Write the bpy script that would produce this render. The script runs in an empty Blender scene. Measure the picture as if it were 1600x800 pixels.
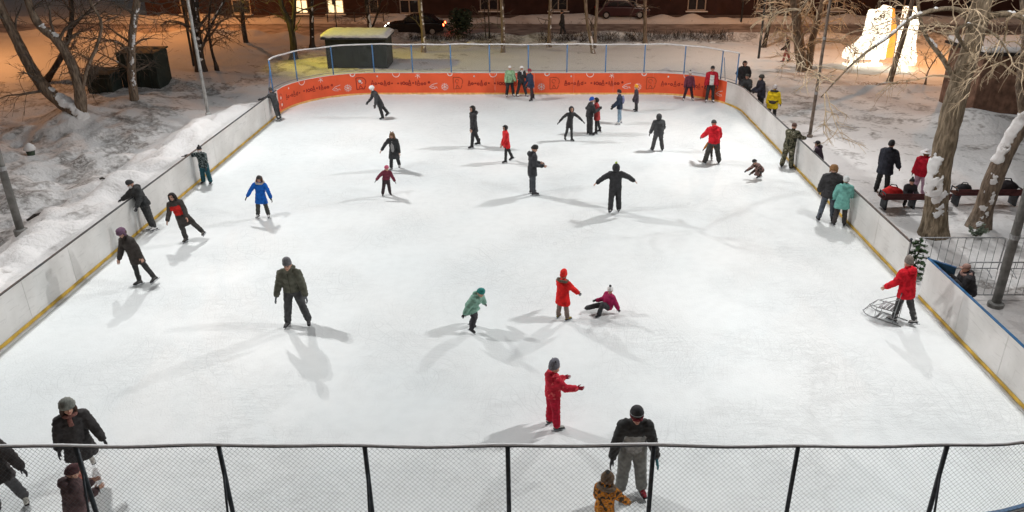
import bpy, bmesh, math, random
import numpy as np
from mathutils import Vector, Matrix, noise as mnoise

R = math.radians
rnd = random.Random(7)
scene = bpy.context.scene
C = scene.collection

# ------------------------------------------------------------------ camera
CAM_H, TILT, YAW, F, PX = 9.6, R(24.9), 0.0, 1210.0, 840.0      # PX: optical axis (the photo is cropped off-centre)
cam_data = bpy.data.cameras.new('camera')
cam = bpy.data.objects.new('camera', cam_data)
C.objects.link(cam)
cam.location = (0, 0, CAM_H)
cam.rotation_euler = (R(90) - TILT, 0, YAW)
cam_data.sensor_width = 36.0
cam_data.lens = F / 1600 * 36.0
cam_data.shift_x = -(PX - 800) / 1600
cam_data.clip_start = 0.1
cam_data.clip_end = 3000
scene.camera = cam

# ------------------------------------------------------------------ night sky
world = bpy.data.worlds.new('World')
scene.world = world
world.use_nodes = True
wn = world.node_tree
wn.nodes.clear()
wo = wn.nodes.new('ShaderNodeOutputWorld')
wb = wn.nodes.new('ShaderNodeBackground')
sky = wn.nodes.new('ShaderNodeTexSky')
sky.sky_type = 'NISHITA'
sky.sun_disc = False
sky.sun_elevation = R(1.5)
sky.sun_rotation = R(200)
sky.dust_density = 4.0
wb.inputs['Strength'].default_value = 0.075
wn.links.new(sky.outputs['Color'], wb.inputs['Color'])
wn.links.new(wb.outputs['Background'], wo.inputs['Surface'])

# faint moonlight, same direction as the sky's glow
sun_d = bpy.data.lights.new('moonlight', 'SUN')
sun_d.energy = 0.05
sun_d.angle = R(12)
sun_d.color = (0.85, 0.9, 1.0)
sun_o = bpy.data.objects.new('moonlight', sun_d)
sun_o.rotation_euler = (R(40), 0, R(20))
C.objects.link(sun_o)

scene.view_settings.view_transform = 'Standard'
scene.view_settings.look = 'None'
scene.view_settings.exposure = 0.0
scene.view_settings.gamma = 1.0
scene.render.engine = 'CYCLES'
scene.cycles.use_denoising = True
scene.cycles.max_bounces = 6
scene.cycles.diffuse_bounces = 3
scene.cycles.sample_clamp_indirect = 4.0

FLOOD_W = 3250.0          # watts per floodlight head, two heads on each pole

# ------------------------------------------------------------------ placing
def ground(u, v, z=0.0):
    """world x,y of the point at height z seen at photo pixel u,v (1600 wide)"""
    a, b = (u - PX) / F, (v - 400) / F
    fy = math.cos(TILT) - b * math.sin(TILT)
    dz = -math.sin(TILT) - b * math.cos(TILT)
    t = (z - CAM_H) / dz
    x, y = a * t, fy * t
    return (x * math.cos(YAW) - y * math.sin(YAW), x * math.sin(YAW) + y * math.cos(YAW))

def on_plane(u, v, Y):
    a, b = (u - PX) / F, (v - 400) / F
    fy = math.cos(TILT) - b * math.sin(TILT)
    dz = -math.sin(TILT) - b * math.cos(TILT)
    wx = a * math.cos(YAW) - fy * math.sin(YAW)
    wy = a * math.sin(YAW) + fy * math.cos(YAW)
    t = Y / wy
    return Vector((wx * t, Y, CAM_H + dz * t))

# ------------------------------------------------------------------ objects
def tag(o, label=None, cat=None, group=None, kind=None):
    if label: o['label'] = label
    if cat: o['category'] = cat
    if group: o['group'] = group
    if kind: o['kind'] = kind
    return o

def empty(name, loc=(0, 0, 0), rz=0.0, label=None, cat=None, group=None):
    o = bpy.data.objects.new(name, None)
    C.objects.link(o)
    o.location = loc
    o.rotation_euler = (0, 0, rz)
    o.empty_display_size = 0.1
    return tag(o, label, cat, group)

def link(name, mesh, parent=None, mat=None, matrix=None):
    o = bpy.data.objects.new(name, mesh)
    C.objects.link(o)
    if parent is not None: o.parent = parent
    if matrix is not None: o.matrix_local = matrix
    if mat is not None:
        if len(mesh.materials) == 0: mesh.materials.append(mat)
        elif mesh.materials[0] is not mat:
            o.material_slots[0].link = 'OBJECT'
            o.material_slots[0].material = mat
    return o

class MB:
    """collects verts and faces, then becomes one mesh"""
    def __init__(s): s.v, s.f = [], []
    def box(s, c, size, rot=None):
        hx, hy, hz = size[0] / 2, size[1] / 2, size[2] / 2
        n = len(s.v)
        for sx, sy, sz in ((-1,-1,-1),(1,-1,-1),(1,1,-1),(-1,1,-1),(-1,-1,1),(1,-1,1),(1,1,1),(-1,1,1)):
            p = Vector((sx*hx, sy*hy, sz*hz))
            if rot is not None: p = rot @ p
            s.v.append(tuple(p + Vector(c)))
        for f in ((0,3,2,1),(4,5,6,7),(0,1,5,4),(1,2,6,5),(2,3,7,6),(3,0,4,7)):
            s.f.append(tuple(n + i for i in f))
        return s
    def tube(s, pts, rad, sides=8, side=None, ratio=1.0, cap=True):
        """tapered tube; rad one value, list of values or list of (along side, across)"""
        pts = [Vector(p) for p in pts]
        k = len(pts)
        if not isinstance(rad, (list, tuple)): rad = [rad] * k
        rad = [r if isinstance(r, (list, tuple)) else (r, r * ratio) for r in rad]
        base = len(s.v)
        prev = Vector(side) if side is not None else None
        for i, p in enumerate(pts):
            d = (pts[min(i+1, k-1)] - pts[max(i-1, 0)])
            if d.length < 1e-9: d = Vector((0, 0, 1))
            d.normalize()
            if prev is None:
                prev = Vector((1, 0, 0)) if abs(d.x) < 0.8 else Vector((0, 1, 0))
            a = prev - d * prev.dot(d)
            if a.length < 1e-4: a = d.orthogonal()
            a.normalize()
            b = d.cross(a)
            prev = a
            for j in range(sides):
                t = 2 * math.pi * j / sides
                s.v.append(tuple(p + a * (math.cos(t) * rad[i][0]) + b * (math.sin(t) * rad[i][1])))
        for i in range(k - 1):
            for j in range(sides):
                j2 = (j + 1) % sides
                s.f.append((base+i*sides+j, base+i*sides+j2, base+(i+1)*sides+j2, base+(i+1)*sides+j))
        if cap:
            s.f.append(tuple(base + j for j in range(sides))[::-1])
            s.f.append(tuple(base + (k-1)*sides + j for j in range(sides)))
        return s
    def capsule(s, pts, rad, sides=10, side=None, ratio=1.0):
        """tube with rounded ends"""
        pts = [Vector(p) for p in pts]
        k = len(pts)
        if not isinstance(rad, (list, tuple)): rad = [rad] * k
        rad = [r if isinstance(r, (list, tuple)) else (r, r * ratio) for r in rad]
        d0 = (pts[0] - pts[1]).normalized(); d1 = (pts[-1] - pts[-2]).normalized()
        m0 = min(rad[0]); m1 = min(rad[-1])
        P = [pts[0] + d0 * m0 * .95, pts[0] + d0 * m0 * .6] + pts + [pts[-1] + d1 * m1 * .6, pts[-1] + d1 * m1 * .95]
        sc = lambda r, q: (r[0] * q, r[1] * q)
        RR = [sc(rad[0], .3), sc(rad[0], .8)] + rad + [sc(rad[-1], .8), sc(rad[-1], .3)]
        return s.tube(P, RR, sides, side)
    def ellipsoid(s, c, r, M=None, nu=12, nv=8):
        c = Vector(c)
        base = len(s.v)
        def put(p):
            p = Vector((p[0]*r[0], p[1]*r[1], p[2]*r[2]))
            if M is not None: p = M @ p
            s.v.append(tuple(c + p))
        put((0, 0, -1))
        for i in range(1, nv):
            t = -math.pi/2 + math.pi * i / nv
            for j in range(nu):
                a = 2*math.pi*j/nu
                put((math.cos(t)*math.cos(a), math.cos(t)*math.sin(a), math.sin(t)))
        put((0, 0, 1))
        last = len(s.v) - 1
        for j in range(nu):
            s.f.append((base, base+1+(j+1) % nu, base+1+j))
            s.f.append((last, last-nu+j, last-nu+(j+1) % nu))
        for i in range(nv-2):
            for j in range(nu):
                j2 = (j+1) % nu
                s.f.append((base+1+i*nu+j, base+1+i*nu+j2, base+1+(i+1)*nu+j2, base+1+(i+1)*nu+j))
        return s
    def prism(s, poly, vec):
        """closed polygon (list of points) pushed along vec"""
        n = len(poly); b = len(s.v); vec = Vector(vec)
        for p in poly: s.v.append(tuple(p))
        for p in poly: s.v.append(tuple(Vector(p) + vec))
        s.f.append(tuple(range(b, b+n))[::-1]); s.f.append(tuple(range(b+n, b+2*n)))
        for i in range(n):
            j = (i+1) % n
            s.f.append((b+i, b+j, b+n+j, b+n+i))
        return s
    def mesh(s, name, smooth=False, fix=True):
        m = bpy.data.meshes.new(name)
        m.from_pydata(s.v, [], s.f)
        if fix:
            bm = bmesh.new(); bm.from_mesh(m)
            bmesh.ops.recalc_face_normals(bm, faces=bm.faces)
            bm.to_mesh(m); bm.free()
        if smooth: m.shade_smooth()
        return m
    def build(s, name, mat, parent=None, smooth=False, matrix=None, fix=True):
        return link(name, s.mesh(name, smooth, fix), parent, mat, matrix)

def bevel_mod(o, w=0.01, seg=2):
    b = o.modifiers.new('bevel', 'BEVEL'); b.width = w; b.segments = seg; b.limit_method = 'ANGLE'
    return o

# ------------------------------------------------------------------ materials
MATS = {}
def mat(key, col, rough=0.7, var=0.15, scale=6.0, bump=0.0, bscale=40.0, metal=0.0, emit=None, estr=0.0, col2=None, detail=4.0, spec=0.3, lo=.35, hi=.65):
    if key in MATS: return MATS[key]
    m = bpy.data.materials.new(key)
    m.use_nodes = True
    nt = m.node_tree
    b = nt.nodes['Principled BSDF']
    b.inputs['Roughness'].default_value = rough
    b.inputs['Metallic'].default_value = metal
    b.inputs['Specular IOR Level'].default_value = spec
    tc = nt.nodes.new('ShaderNodeTexCoord')
    n = nt.nodes.new('ShaderNodeTexNoise')
    n.inputs['Scale'].default_value = scale
    n.inputs['Detail'].default_value = detail
    src = tc.outputs['Object']
    if 'bark' in key:                      # bark is drawn out along the trunk
        mp = nt.nodes.new('ShaderNodeMapping'); mp.inputs['Scale'].default_value = (1, 1, .22)
        nt.links.new(src, mp.inputs['Vector']); src = mp.outputs['Vector']
    nt.links.new(src, n.inputs['Vector'])
    ramp = nt.nodes.new('ShaderNodeValToRGB')
    c1 = tuple(max(0, c * (1 - var)) for c in col) + (1,)
    c2 = (tuple(col2) if col2 else tuple(min(1, c * (1 + var)) for c in col)) + (1,)
    ramp.color_ramp.elements[0].color = c1; ramp.color_ramp.elements[0].position = lo
    ramp.color_ramp.elements[1].color = c2; ramp.color_ramp.elements[1].position = hi
    nt.links.new(n.outputs['Fac'], ramp.inputs['Fac'])
    nt.links.new(ramp.outputs['Color'], b.inputs['Base Color'])
    if bump > 0:
        n2 = nt.nodes.new('ShaderNodeTexNoise')
        n2.inputs['Scale'].default_value = bscale
        n2.inputs['Detail'].default_value = 3
        nt.links.new(src, n2.inputs['Vector'])
        bp = nt.nodes.new('ShaderNodeBump')
        bp.inputs['Strength'].default_value = bump
        bp.inputs['Distance'].default_value = 0.06 if 'bark' in key else 0.02
        nt.links.new(n2.outputs['Fac'], bp.inputs['Height'])
        nt.links.new(bp.outputs['Normal'], b.inputs['Normal'])
    if emit:
        b.inputs['Emission Color'].default_value = tuple(emit) + (1,)
        b.inputs['Emission Strength'].default_value = estr
    MATS[key] = m
    return m

def cloth(col):
    col = tuple(c * 1.05 + .018 * (1 - min(1, max(col) / .3)) for c in col)
    return mat('cloth_%.3f_%.3f_%.3f' % col, col, rough=.85, var=.22, scale=9, bump=.35, bscale=26, spec=.2)

def camo(key, cols, scale=9):
    if key in MATS: return MATS[key]
    m = mat(key, cols[0], rough=.85, scale=scale, detail=1.5, bump=.3, spec=.2)
    r = [n for n in m.node_tree.nodes if n.type == 'VALTORGB'][0].color_ramp
    r.interpolation = 'CONSTANT'
    r.elements[0].position = 0; r.elements[0].color = cols[0] + (1,)
    r.elements[1].position = .46; r.elements[1].color = cols[1] + (1,)
    for i, c in enumerate(cols[2:]):
        e = r.elements.new(.56 + .09 * i); e.color = c + (1,)
    return m

# ------------------------------------------------------------------ noise
def _hash(ix, iy, seed):
    h = (ix.astype(np.int64) * 374761393 + iy.astype(np.int64) * 668265263 + seed * 974634777) & 0xFFFFFFFF
    h = ((h ^ (h >> 13)) * 1274126177) & 0xFFFFFFFF
    return ((h ^ (h >> 16)) & 0xFFFF) / 65535.0

def vnoise(x, y, s, seed=0):
    x = np.asarray(x, float) / s; y = np.asarray(y, float) / s
    ix, iy = np.floor(x), np.floor(y)
    fx, fy = x - ix, y - iy
    fx, fy = fx*fx*(3-2*fx), fy*fy*(3-2*fy)
    a, b = _hash(ix, iy, seed), _hash(ix+1, iy, seed)
    c, d = _hash(ix, iy+1, seed), _hash(ix+1, iy+1, seed)
    return (a*(1-fx)+b*fx)*(1-fy) + (c*(1-fx)+d*fx)*fy

# ------------------------------------------------------------------ the rink's outline
X0, X1, Y0, Y1, RC = -12.53, 10.03, 8.9, 41.15, 4.0
LS, ES, QC = (Y1 - Y0) - 2*RC, (X1 - X0) - 2*RC, math.pi * RC / 2
TOTAL = 2*LS + 2*ES + 4*QC
def rim(s, off=0.0):
    """point on the outline at arc length s (clockwise from the near end of the left side), moved outwards by off; and the outward normal"""
    s = s % TOTAL
    segs = [('l', (X0, Y0+RC), (0, 1), LS), ('c', (X0+RC, Y1-RC), 180, QC), ('l', (X0+RC, Y1), (1, 0), ES), ('c', (X1-RC, Y1-RC), 90, QC),
            ('l', (X1, Y1-RC), (0, -1), LS), ('c', (X1-RC, Y0+RC), 0, QC), ('l', (X1-RC, Y0), (-1, 0), ES), ('c', (X0+RC, Y0+RC), -90, QC)]
    for t, p, d, L in segs:
        if s <= L + 1e-9:
            if t == 'l':
                n = (-d[1], d[0])
                return Vector((p[0]+d[0]*s+n[0]*off, p[1]+d[1]*s+n[1]*off, 0)), Vector((n[0], n[1], 0))
            a = R(d - 90 * s / L)
            n = (math.cos(a), math.sin(a))
            return Vector((p[0]+n[0]*(RC+off), p[1]+n[1]*(RC+off), 0)), Vector((n[0], n[1], 0))
        s -= L
    return rim(0, off)

def rink_sdf(x, y):
    cx, cy = (X0+X1)/2, (Y0+Y1)/2
    qx = np.abs(x-cx) - ((X1-X0)/2 - RC); qy = np.abs(y-cy) - ((Y1-Y0)/2 - RC)
    return np.hypot(np.maximum(qx, 0), np.maximum(qy, 0)) + np.minimum(np.maximum(qx, qy), 0) - RC

def height(x, y):
    """snow surface"""
    x = np.asarray(x, float); y = np.asarray(y, float)
    d = rink_sdf(x, y)
    ramp = lambda t: np.clip(t, 0, 1)**2 * (3 - 2*np.clip(t, 0, 1))
    lump = (vnoise(x, y, 1.1, 1) - .5) * .24 + (vnoise(x, y, .5, 2) - .5) * .13 + (vnoise(x, y, .24, 6) - .5) * .06
    big = (vnoise(x, y, 6, 3) - .35) * .5 + (vnoise(x, y, 15, 4) - .5) * .5
    left = ramp((-x - 12.45) / .5)
    far = ramp((y - 41.6) / 2)
    right = ramp((x - 10.4) / 1.5) * (1 - left)
    h = -0.04 + 0 * x
    # ploughed bank and rough snow on the left
    bank = np.exp(-((x + 14.1 + .9*(vnoise(y, y*0, 3, 9)-.5)) / 1.1)**2) * (.30 + .45*vnoise(x, y, .9, 21) + .25*vnoise(x, y, .4, 22)) + .38 * np.exp(-((x + 12.9) / .9)**2) * (.6 + .8*vnoise(x, y, .6, 23))
    h = h + left * (bank * ramp((40 - y) / 5) + lump * 1.5 * ramp((38 - y) / 6) + lump * .5 + .12 + ramp((-x - 17) / 3) * ramp((32-y)/12) * (.30 + .5*(vnoise(x, y, 4, 11) - .4)) + ramp((-x - 16) / 5) * (.25 + big * .8))
    h = h + left * ramp((-x - 14) / 1.5) * ramp((36 - y) / 6) * ((vnoise(x * 5, (y + .25*x), 2.6, 31) - .5) * .16 + (vnoise(x * 4, y - .3*x, 1.7, 32) - .5) * .10)
    # behind the far end
    heap = ramp((y-41.5)/.4) * np.exp(-((y - 42.3) / .6)**2) * (.15 + .75 * ramp((x - 4) / 2.5) * ramp((10.6-x)/2.0) + .45*np.exp(-((x+9.4)/1.5)**2))
    h = h + far * (1 - left) * (.15 + lump * .4 + big * .4 * ramp((y - 46) / 6)) + heap * (.75 + 1.0*vnoise(x, y, .55, 5))
    # trodden right side
    tread = ramp((30 - y) / 6)
    h = h + right * (1 - far) * (.03 + lump * .32 + big * .25 * ramp((x - 14) / 6)) 
    # mounds round the near right trees and hump by the shed
    for mx, my, w, a in ((12.1, 21.7, .9, .16), (13.7, 22.2, .9, .2), (19.9, 35.0, 1.6, .75), (-20.9, 34.6, 1.7, .55), (-19.7, 37.6, 1.3, .35), (-17.6, 36, 1.6, .3), (15.0, 24.4, 1.2, .15), (22.5, 34.5, 2, .4)):
        h = h + a * np.exp(-((x-mx)**2 + (y-my)**2) / (w*w))
    # ground to the street is level again
    st = ramp((y - 57) / 2.5)
    h = h * (1 - st) + st * (0.0 + lump * .25)
    rd = ramp((y - 58.6) / .8) * ramp((67.2 - y) / .8)
    h = h * (1 - rd) + rd * (-.12 + lump * .12)
    kerb = np.exp(-((y - 58.2) / .7)**2) * .45 + np.exp(-((y - 67.6) / .6)**2) * .5
    h = h + kerb * (.5 + vnoise(x, y, 1.3, 8))
    h = np.where(d < .25, -0.06, h)
    far_out = ramp((np.maximum(np.abs(x) - 60, y - 90)) / 60)
    h = h * (1 - far_out)
    return h

def gz(x, y):
    return float(height(np.array([x]), np.array([y]))[0])
# ------------------------------------------------------------------ surfaces
M_SNOW_CAP = mat('snow_cap', (.78, .79, .80), rough=.9, var=.06, bump=.5, bscale=18)
M_STEEL = mat('galvanised_steel', (.36, .37, .38), rough=.5, metal=.3, var=.2, scale=20)
M_DARK_STEEL = mat('dark_steel', (.055, .065, .075), rough=.5, metal=.3, var=.25, scale=12)
M_BLUE = mat('blue_paint', (.07, .20, .42), rough=.45, var=.2, scale=14)
M_WHITE_RAIL = mat('white_rail', (.75, .75, .74), rough=.5, var=.08)

def snow_material():
    m = bpy.data.materials.new('trodden_snow'); m.use_nodes = True
    nt = m.node_tree; b = nt.nodes['Principled BSDF']
    b.inputs['Roughness'].default_value = .9; b.inputs['Specular IOR Level'].default_value = .15
    tc = nt.nodes.new('ShaderNodeTexCoord')
    def nz(scale, detail=5, dist=0.0):
        n = nt.nodes.new('ShaderNodeTexNoise'); n.inputs['Scale'].default_value = scale
        n.inputs['Detail'].default_value = detail; n.inputs['Distortion'].default_value = dist
        nt.links.new(tc.outputs['Object'], n.inputs['Vector']); return n
    at = nt.nodes.new('ShaderNodeAttribute'); at.attribute_name = 'dirt_tone'
    n1, n2 = nz(.9, 8, .6), nz(5.5, 6, .3)
    add = nt.nodes.new('ShaderNodeMath'); add.operation = 'MULTIPLY_ADD'
    nt.links.new(n1.outputs['Fac'], add.inputs[0]); add.inputs[1].default_value = .9
    nt.links.new(at.outputs['Fac'], add.inputs[2])
    add2 = nt.nodes.new('ShaderNodeMath'); add2.operation = 'MULTIPLY_ADD'
    nt.links.new(n2.outputs['Fac'], add2.inputs[0]); add2.inputs[1].default_value = .45
    nt.links.new(add.outputs[0], add2.inputs[2])
    ramp = nt.nodes.new('ShaderNodeValToRGB'); cr = ramp.color_ramp
    cr.elements[0].position = .80; cr.elements[0].color = (.76, .75, .745, 1)
    cr.elements[1].position = 1.45; cr.elements[1].color = (.22, .20, .185, 1)
    e = cr.elements.new(1.08); e.color = (.55, .53, .52, 1)
    nt.links.new(add2.outputs[0], ramp.inputs['Fac'])
    # leaf litter
    at2 = nt.nodes.new('ShaderNodeAttribute'); at2.attribute_name = 'litter'
    n3 = nz(9, 6, 1.0)
    mu = nt.nodes.new('ShaderNodeMath'); mu.operation = 'MULTIPLY'
    nt.links.new(at2.outputs['Fac'], mu.inputs[0]); nt.links.new(n3.outputs['Fac'], mu.inputs[1])
    r2 = nt.nodes.new('ShaderNodeValToRGB'); r2.color_ramp.elements[0].position = .35; r2.color_ramp.elements[1].position = .5
    nt.links.new(mu.outputs[0], r2.inputs['Fac'])
    mix = nt.nodes.new('ShaderNodeMix'); mix.data_type = 'RGBA'
    nt.links.new(r2.outputs['Color'], mix.inputs['Factor'])
    nt.links.new(ramp.outputs['Color'], mix.inputs[6]); mix.inputs[7].default_value = (.20, .105, .045, 1)
    nt.links.new(mix.outputs[2], b.inputs['Base Color'])
    n4 = nz(7, 8, .4)
    bp = nt.nodes.new('ShaderNodeBump'); bp.inputs['Strength'].default_value = .75; bp.inputs['Distance'].default_value = .07
    nt.links.new(n4.outputs['Fac'], bp.inputs['Height']); nt.links.new(bp.outputs['Normal'], b.inputs['Normal'])
    return m

def lines(*segs):
    out = []
    for a, b, st in segs:
        n = max(1, int(round((b - a) / st)))
        out += [a + (b - a) * i / n for i in range(n)]
    out.append(segs[-1][1])
    return np.array(out)

def make_ground():
    xs = lines((-400, -60, 20), (-60, -34, 1.2), (-34, -24, .4), (-24, -12.2, .17), (-12.2, 10.2, .45), (10.2, 18, .17), (18, 27, .35), (27, 60, 1.5), (60, 400, 20))
    ys = lines((-60, 5, 3), (5, 45, .22), (45, 60, .3), (60, 72, .5), (72, 110, 3), (110, 600, 25))
    X, Y = np.meshgrid(xs, ys)
    Z = height(X, Y)
    nx, ny = len(xs), len(ys)
    V = np.stack([X.ravel(), Y.ravel(), Z.ravel()], 1)
    d = rink_sdf(X, Y)
    faces = []
    inside = d < -.6
    for j in range(ny - 1):
        row = inside[j, :-1] & inside[j, 1:] & inside[j+1, :-1] & inside[j+1, 1:]
        for i in np.nonzero(~row)[0]:
            k = j * nx + int(i)
            faces.append((k, k+1, k+nx+1, k+nx))
    m = bpy.data.meshes.new('snow_ground')
    m.from_pydata(V.tolist(), [], faces)
    m.shade_smooth()
    ramp = lambda t: np.clip(t, 0, 1)
    x, y = X.ravel(), Y.ravel()
    # trodden, dirty places: paths, the near right yard; slopes on the left only coloured darker
    dirt_tone = np.zeros_like(x)
    path = np.exp(-((x + 17.2 + .12*(y-30)) / 1.3)**2) * ramp((38-y)/4) * ramp((y-14)/4)
    dirt_tone += .10 * path
    dirt_tone += .05 * ramp((x - 10.4) / 1) * ramp((46 - y) / 4)
    dirt_tone += .10 * np.exp(-((y - 38.5 + .45*(x-12)) / 4.0)**2) * (x > 10.2)
    dirt_tone += .45 * ramp((19.2 - y) / 1.2) * ramp((x - 10.6) / .8)
    dirt_tone += .12 * ramp((-x - 15) / 3)
    dirt_tone += .32 * ramp((-x - 14.5) / 4) * ramp((y - 38) / 6)
    dirt_tone += .10 * ramp((-x - 4) / 6) * ramp((y - 43) / 4)
    dirt_tone += .22 * np.exp(-((y - 57.4) / 1.5)**2) + .22 * ramp((y - 59) / 1) * ramp((67 - y) / 1)
    litter = np.exp(-(((x - 20) / 4.2)**2 + ((y - 43.3 + .12*(x-18)) / 1.1)**2)) * 1.0
    litter += .7 * np.exp(-(((x - 21.5) / 1.3)**2 + ((y - 46.6) / .6)**2))
    a = m.attributes.new('dirt_tone', 'FLOAT', 'POINT'); a.data.foreach_set('value', dirt_tone.astype(np.float32))
    a = m.attributes.new('litter', 'FLOAT', 'POINT'); a.data.foreach_set('value', litter.astype(np.float32))
    o = link('snow_ground', m, None, snow_material())
    tag(o, kind='structure')
    return o
make_ground()

def ice_material():
    m = bpy.data.materials.new('skated_ice'); m.use_nodes = True
    nt = m.node_tree; b = nt.nodes['Principled BSDF']
    b.inputs['Roughness'].default_value = .5; b.inputs['Specular IOR Level'].default_value = .25
    tc = nt.nodes.new('ShaderNodeTexCoord')
    hs = None
    for i, (ang, sx, sy, w) in enumerate(((20, .9, 11, .5), (75, 1.0, 13, .5), (-38, .8, 10, .5), (-8, 1.1, 15, .5))):
        mp = nt.nodes.new('ShaderNodeMapping'); mp.inputs['Rotation'].default_value = (0, 0, R(ang)); mp.inputs['Scale'].default_value = (sx, sy, 1)
        mp.inputs['Location'].default_value = (i * 7.3, i * 3.1, 0)
        n = nt.nodes.new('ShaderNodeTexNoise'); n.inputs['Scale'].default_value = 1.6; n.inputs['Detail'].default_value = 3; n.inputs['Distortion'].default_value = 1.2
        nt.links.new(tc.outputs['Object'], mp.inputs['Vector']); nt.links.new(mp.outputs['Vector'], n.inputs['Vector'])
        r = nt.nodes.new('ShaderNodeValToRGB'); cr = r.color_ramp
        cr.elements[0].position = .60; cr.elements[0].color = (0, 0, 0, 1)
        cr.elements[1].position = .66; cr.elements[1].color = (0, 0, 0, 1)
        e = cr.elements.new(.63); e.color = (1, 1, 1, 1)
        nt.links.new(n.outputs['Fac'], r.inputs['Fac'])
        if hs is None: hs = r.outputs['Color']
        else:
            mx = nt.nodes.new('ShaderNodeMath'); mx.operation = 'MAXIMUM'
            nt.links.new(hs, mx.inputs[0]); nt.links.new(r.outputs['Color'], mx.inputs[1]); hs = mx.outputs[0]
    cuts = None
    for i, (scl, mul, w) in enumerate(((.33, 17, .05), (.55, 15, .06), (.9, 13, .08))):
        mp = nt.nodes.new('ShaderNodeMapping'); mp.inputs['Location'].default_value = (i * 11.7, i * 5.3, i * 2.0); mp.inputs['Rotation'].default_value = (0, 0, i * .9); mp.inputs['Scale'].default_value = (1, .55, 1)
        n = nt.nodes.new('ShaderNodeTexNoise'); n.inputs['Scale'].default_value = scl; n.inputs['Detail'].default_value = .6
        nt.links.new(tc.outputs['Object'], mp.inputs['Vector']); nt.links.new(mp.outputs['Vector'], n.inputs['Vector'])
        mu = nt.nodes.new('ShaderNodeMath'); mu.operation = 'MULTIPLY'; mu.inputs[1].default_value = mul * 2.5; nt.links.new(n.outputs['Fac'], mu.inputs[0])
        fr = nt.nodes.new('ShaderNodeMath'); fr.operation = 'FRACT'; nt.links.new(mu.outputs[0], fr.inputs[0])
        ls = nt.nodes.new('ShaderNodeMath'); ls.operation = 'LESS_THAN'; ls.inputs[1].default_value = w; nt.links.new(fr.outputs[0], ls.inputs[0])
        if cuts is None: cuts = ls.outputs[0]
        else:
            m2 = nt.nodes.new('ShaderNodeMath'); m2.operation = 'MAXIMUM'; nt.links.new(cuts, m2.inputs[0]); nt.links.new(ls.outputs[0], m2.inputs[1]); cuts = m2.outputs[0]
    cm = nt.nodes.new('ShaderNodeMath'); cm.operation = 'MULTIPLY'; cm.inputs[1].default_value = .7; nt.links.new(cuts, cm.inputs[0])
    mx0 = nt.nodes.new('ShaderNodeMath'); mx0.operation = 'MAXIMUM'; hw = nt.nodes.new('ShaderNodeMath'); hw.operation = 'MULTIPLY'; hw.inputs[1].default_value = .4; nt.links.new(hs, hw.inputs[0]); nt.links.new(hw.outputs[0], mx0.inputs[0]); nt.links.new(cm.outputs[0], mx0.inputs[1]); hs = mx0.outputs[0]
    # scratches come in patches
    np_ = nt.nodes.new('ShaderNodeTexNoise'); np_.inputs['Scale'].default_value = .35; np_.inputs['Detail'].default_value = 5
    nt.links.new(tc.outputs['Object'], np_.inputs['Vector'])
    rp = nt.nodes.new('ShaderNodeValToRGB'); rp.color_ramp.elements[0].position = .42; rp.color_ramp.elements[1].position = .62
    nt.links.new(np_.outputs['Fac'], rp.inputs['Fac'])
    ml = nt.nodes.new('ShaderNodeMath'); ml.operation = 'MULTIPLY'
    nt.links.new(hs, ml.inputs[0]); nt.links.new(rp.outputs['Color'], ml.inputs[1])
    # broad blotches of mixed lamp light, put into the ice colour
    n2 = nt.nodes.new('ShaderNodeTexNoise'); n2.inputs['Scale'].default_value = .16; n2.inputs['Detail'].default_value = 4
    nt.links.new(tc.outputs['Object'], n2.inputs['Vector'])
    r2 = nt.nodes.new('ShaderNodeValToRGB')
    r2.color_ramp.elements[0].position = .35; r2.color_ramp.elements[0].color = (.745, .79, .80, 1)
    r2.color_ramp.elements[1].position = .65; r2.color_ramp.elements[1].color = (.79, .815, .815, 1)
    nt.links.new(n2.outputs['Fac'], r2.inputs['Fac'])
    n5 = nt.nodes.new('ShaderNodeTexNoise'); n5.inputs['Scale'].default_value = 3.5; n5.inputs['Detail'].default_value = 8
    nt.links.new(tc.outputs['Object'], n5.inputs['Vector'])
    r5 = nt.nodes.new('ShaderNodeValToRGB')
    r5.color_ramp.elements[0].position = .3; r5.color_ramp.elements[0].color = (.955, .955, .955, 1)
    r5.color_ramp.elements[1].position = .6; r5.color_ramp.elements[1].color = (1, 1, 1, 1)
    nt.links.new(n5.outputs['Fac'], r5.inputs['Fac'])
    mm = nt.nodes.new('ShaderNodeMix'); mm.data_type = 'RGBA'; mm.blend_type = 'MULTIPLY'; mm.inputs['Factor'].default_value = 1
    nt.links.new(r2.outputs['Color'], mm.inputs[6]); nt.links.new(r5.outputs['Color'], mm.inputs[7])
    mx = nt.nodes.new('ShaderNodeMix'); mx.data_type = 'RGBA'
    nt.links.new(mm.outputs[2], mx.inputs[6]); mx.inputs[7].default_value = (.50, .53, .54, 1)
    sc = nt.nodes.new('ShaderNodeMath'); sc.operation = 'MULTIPLY'; sc.inputs[1].default_value = .5
    nt.links.new(ml.outputs[0], sc.inputs[0]); nt.links.new(sc.outputs[0], mx.inputs['Factor'])
    nt.links.new(mx.outputs[2], b.inputs['Base Color'])
    bp = nt.nodes.new('ShaderNodeBump'); bp.inputs['Strength'].default_value = .5; bp.inputs['Distance'].default_value = -.02
    nt.links.new(ml.outputs[0], bp.inputs['Height'])
    n6 = nt.nodes.new('ShaderNodeTexNoise'); n6.inputs['Scale'].default_value = 22; n6.inputs['Detail'].default_value = 5
    nt.links.new(tc.outputs['Object'], n6.inputs['Vector'])
    bp2 = nt.nodes.new('ShaderNodeBump'); bp2.inputs['Strength'].default_value = .35; bp2.inputs['Distance'].default_value = .02
    nt.links.new(n6.outputs['Fac'], bp2.inputs['Height']); nt.links.new(bp.outputs['Normal'], bp2.inputs['Normal'])
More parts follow.
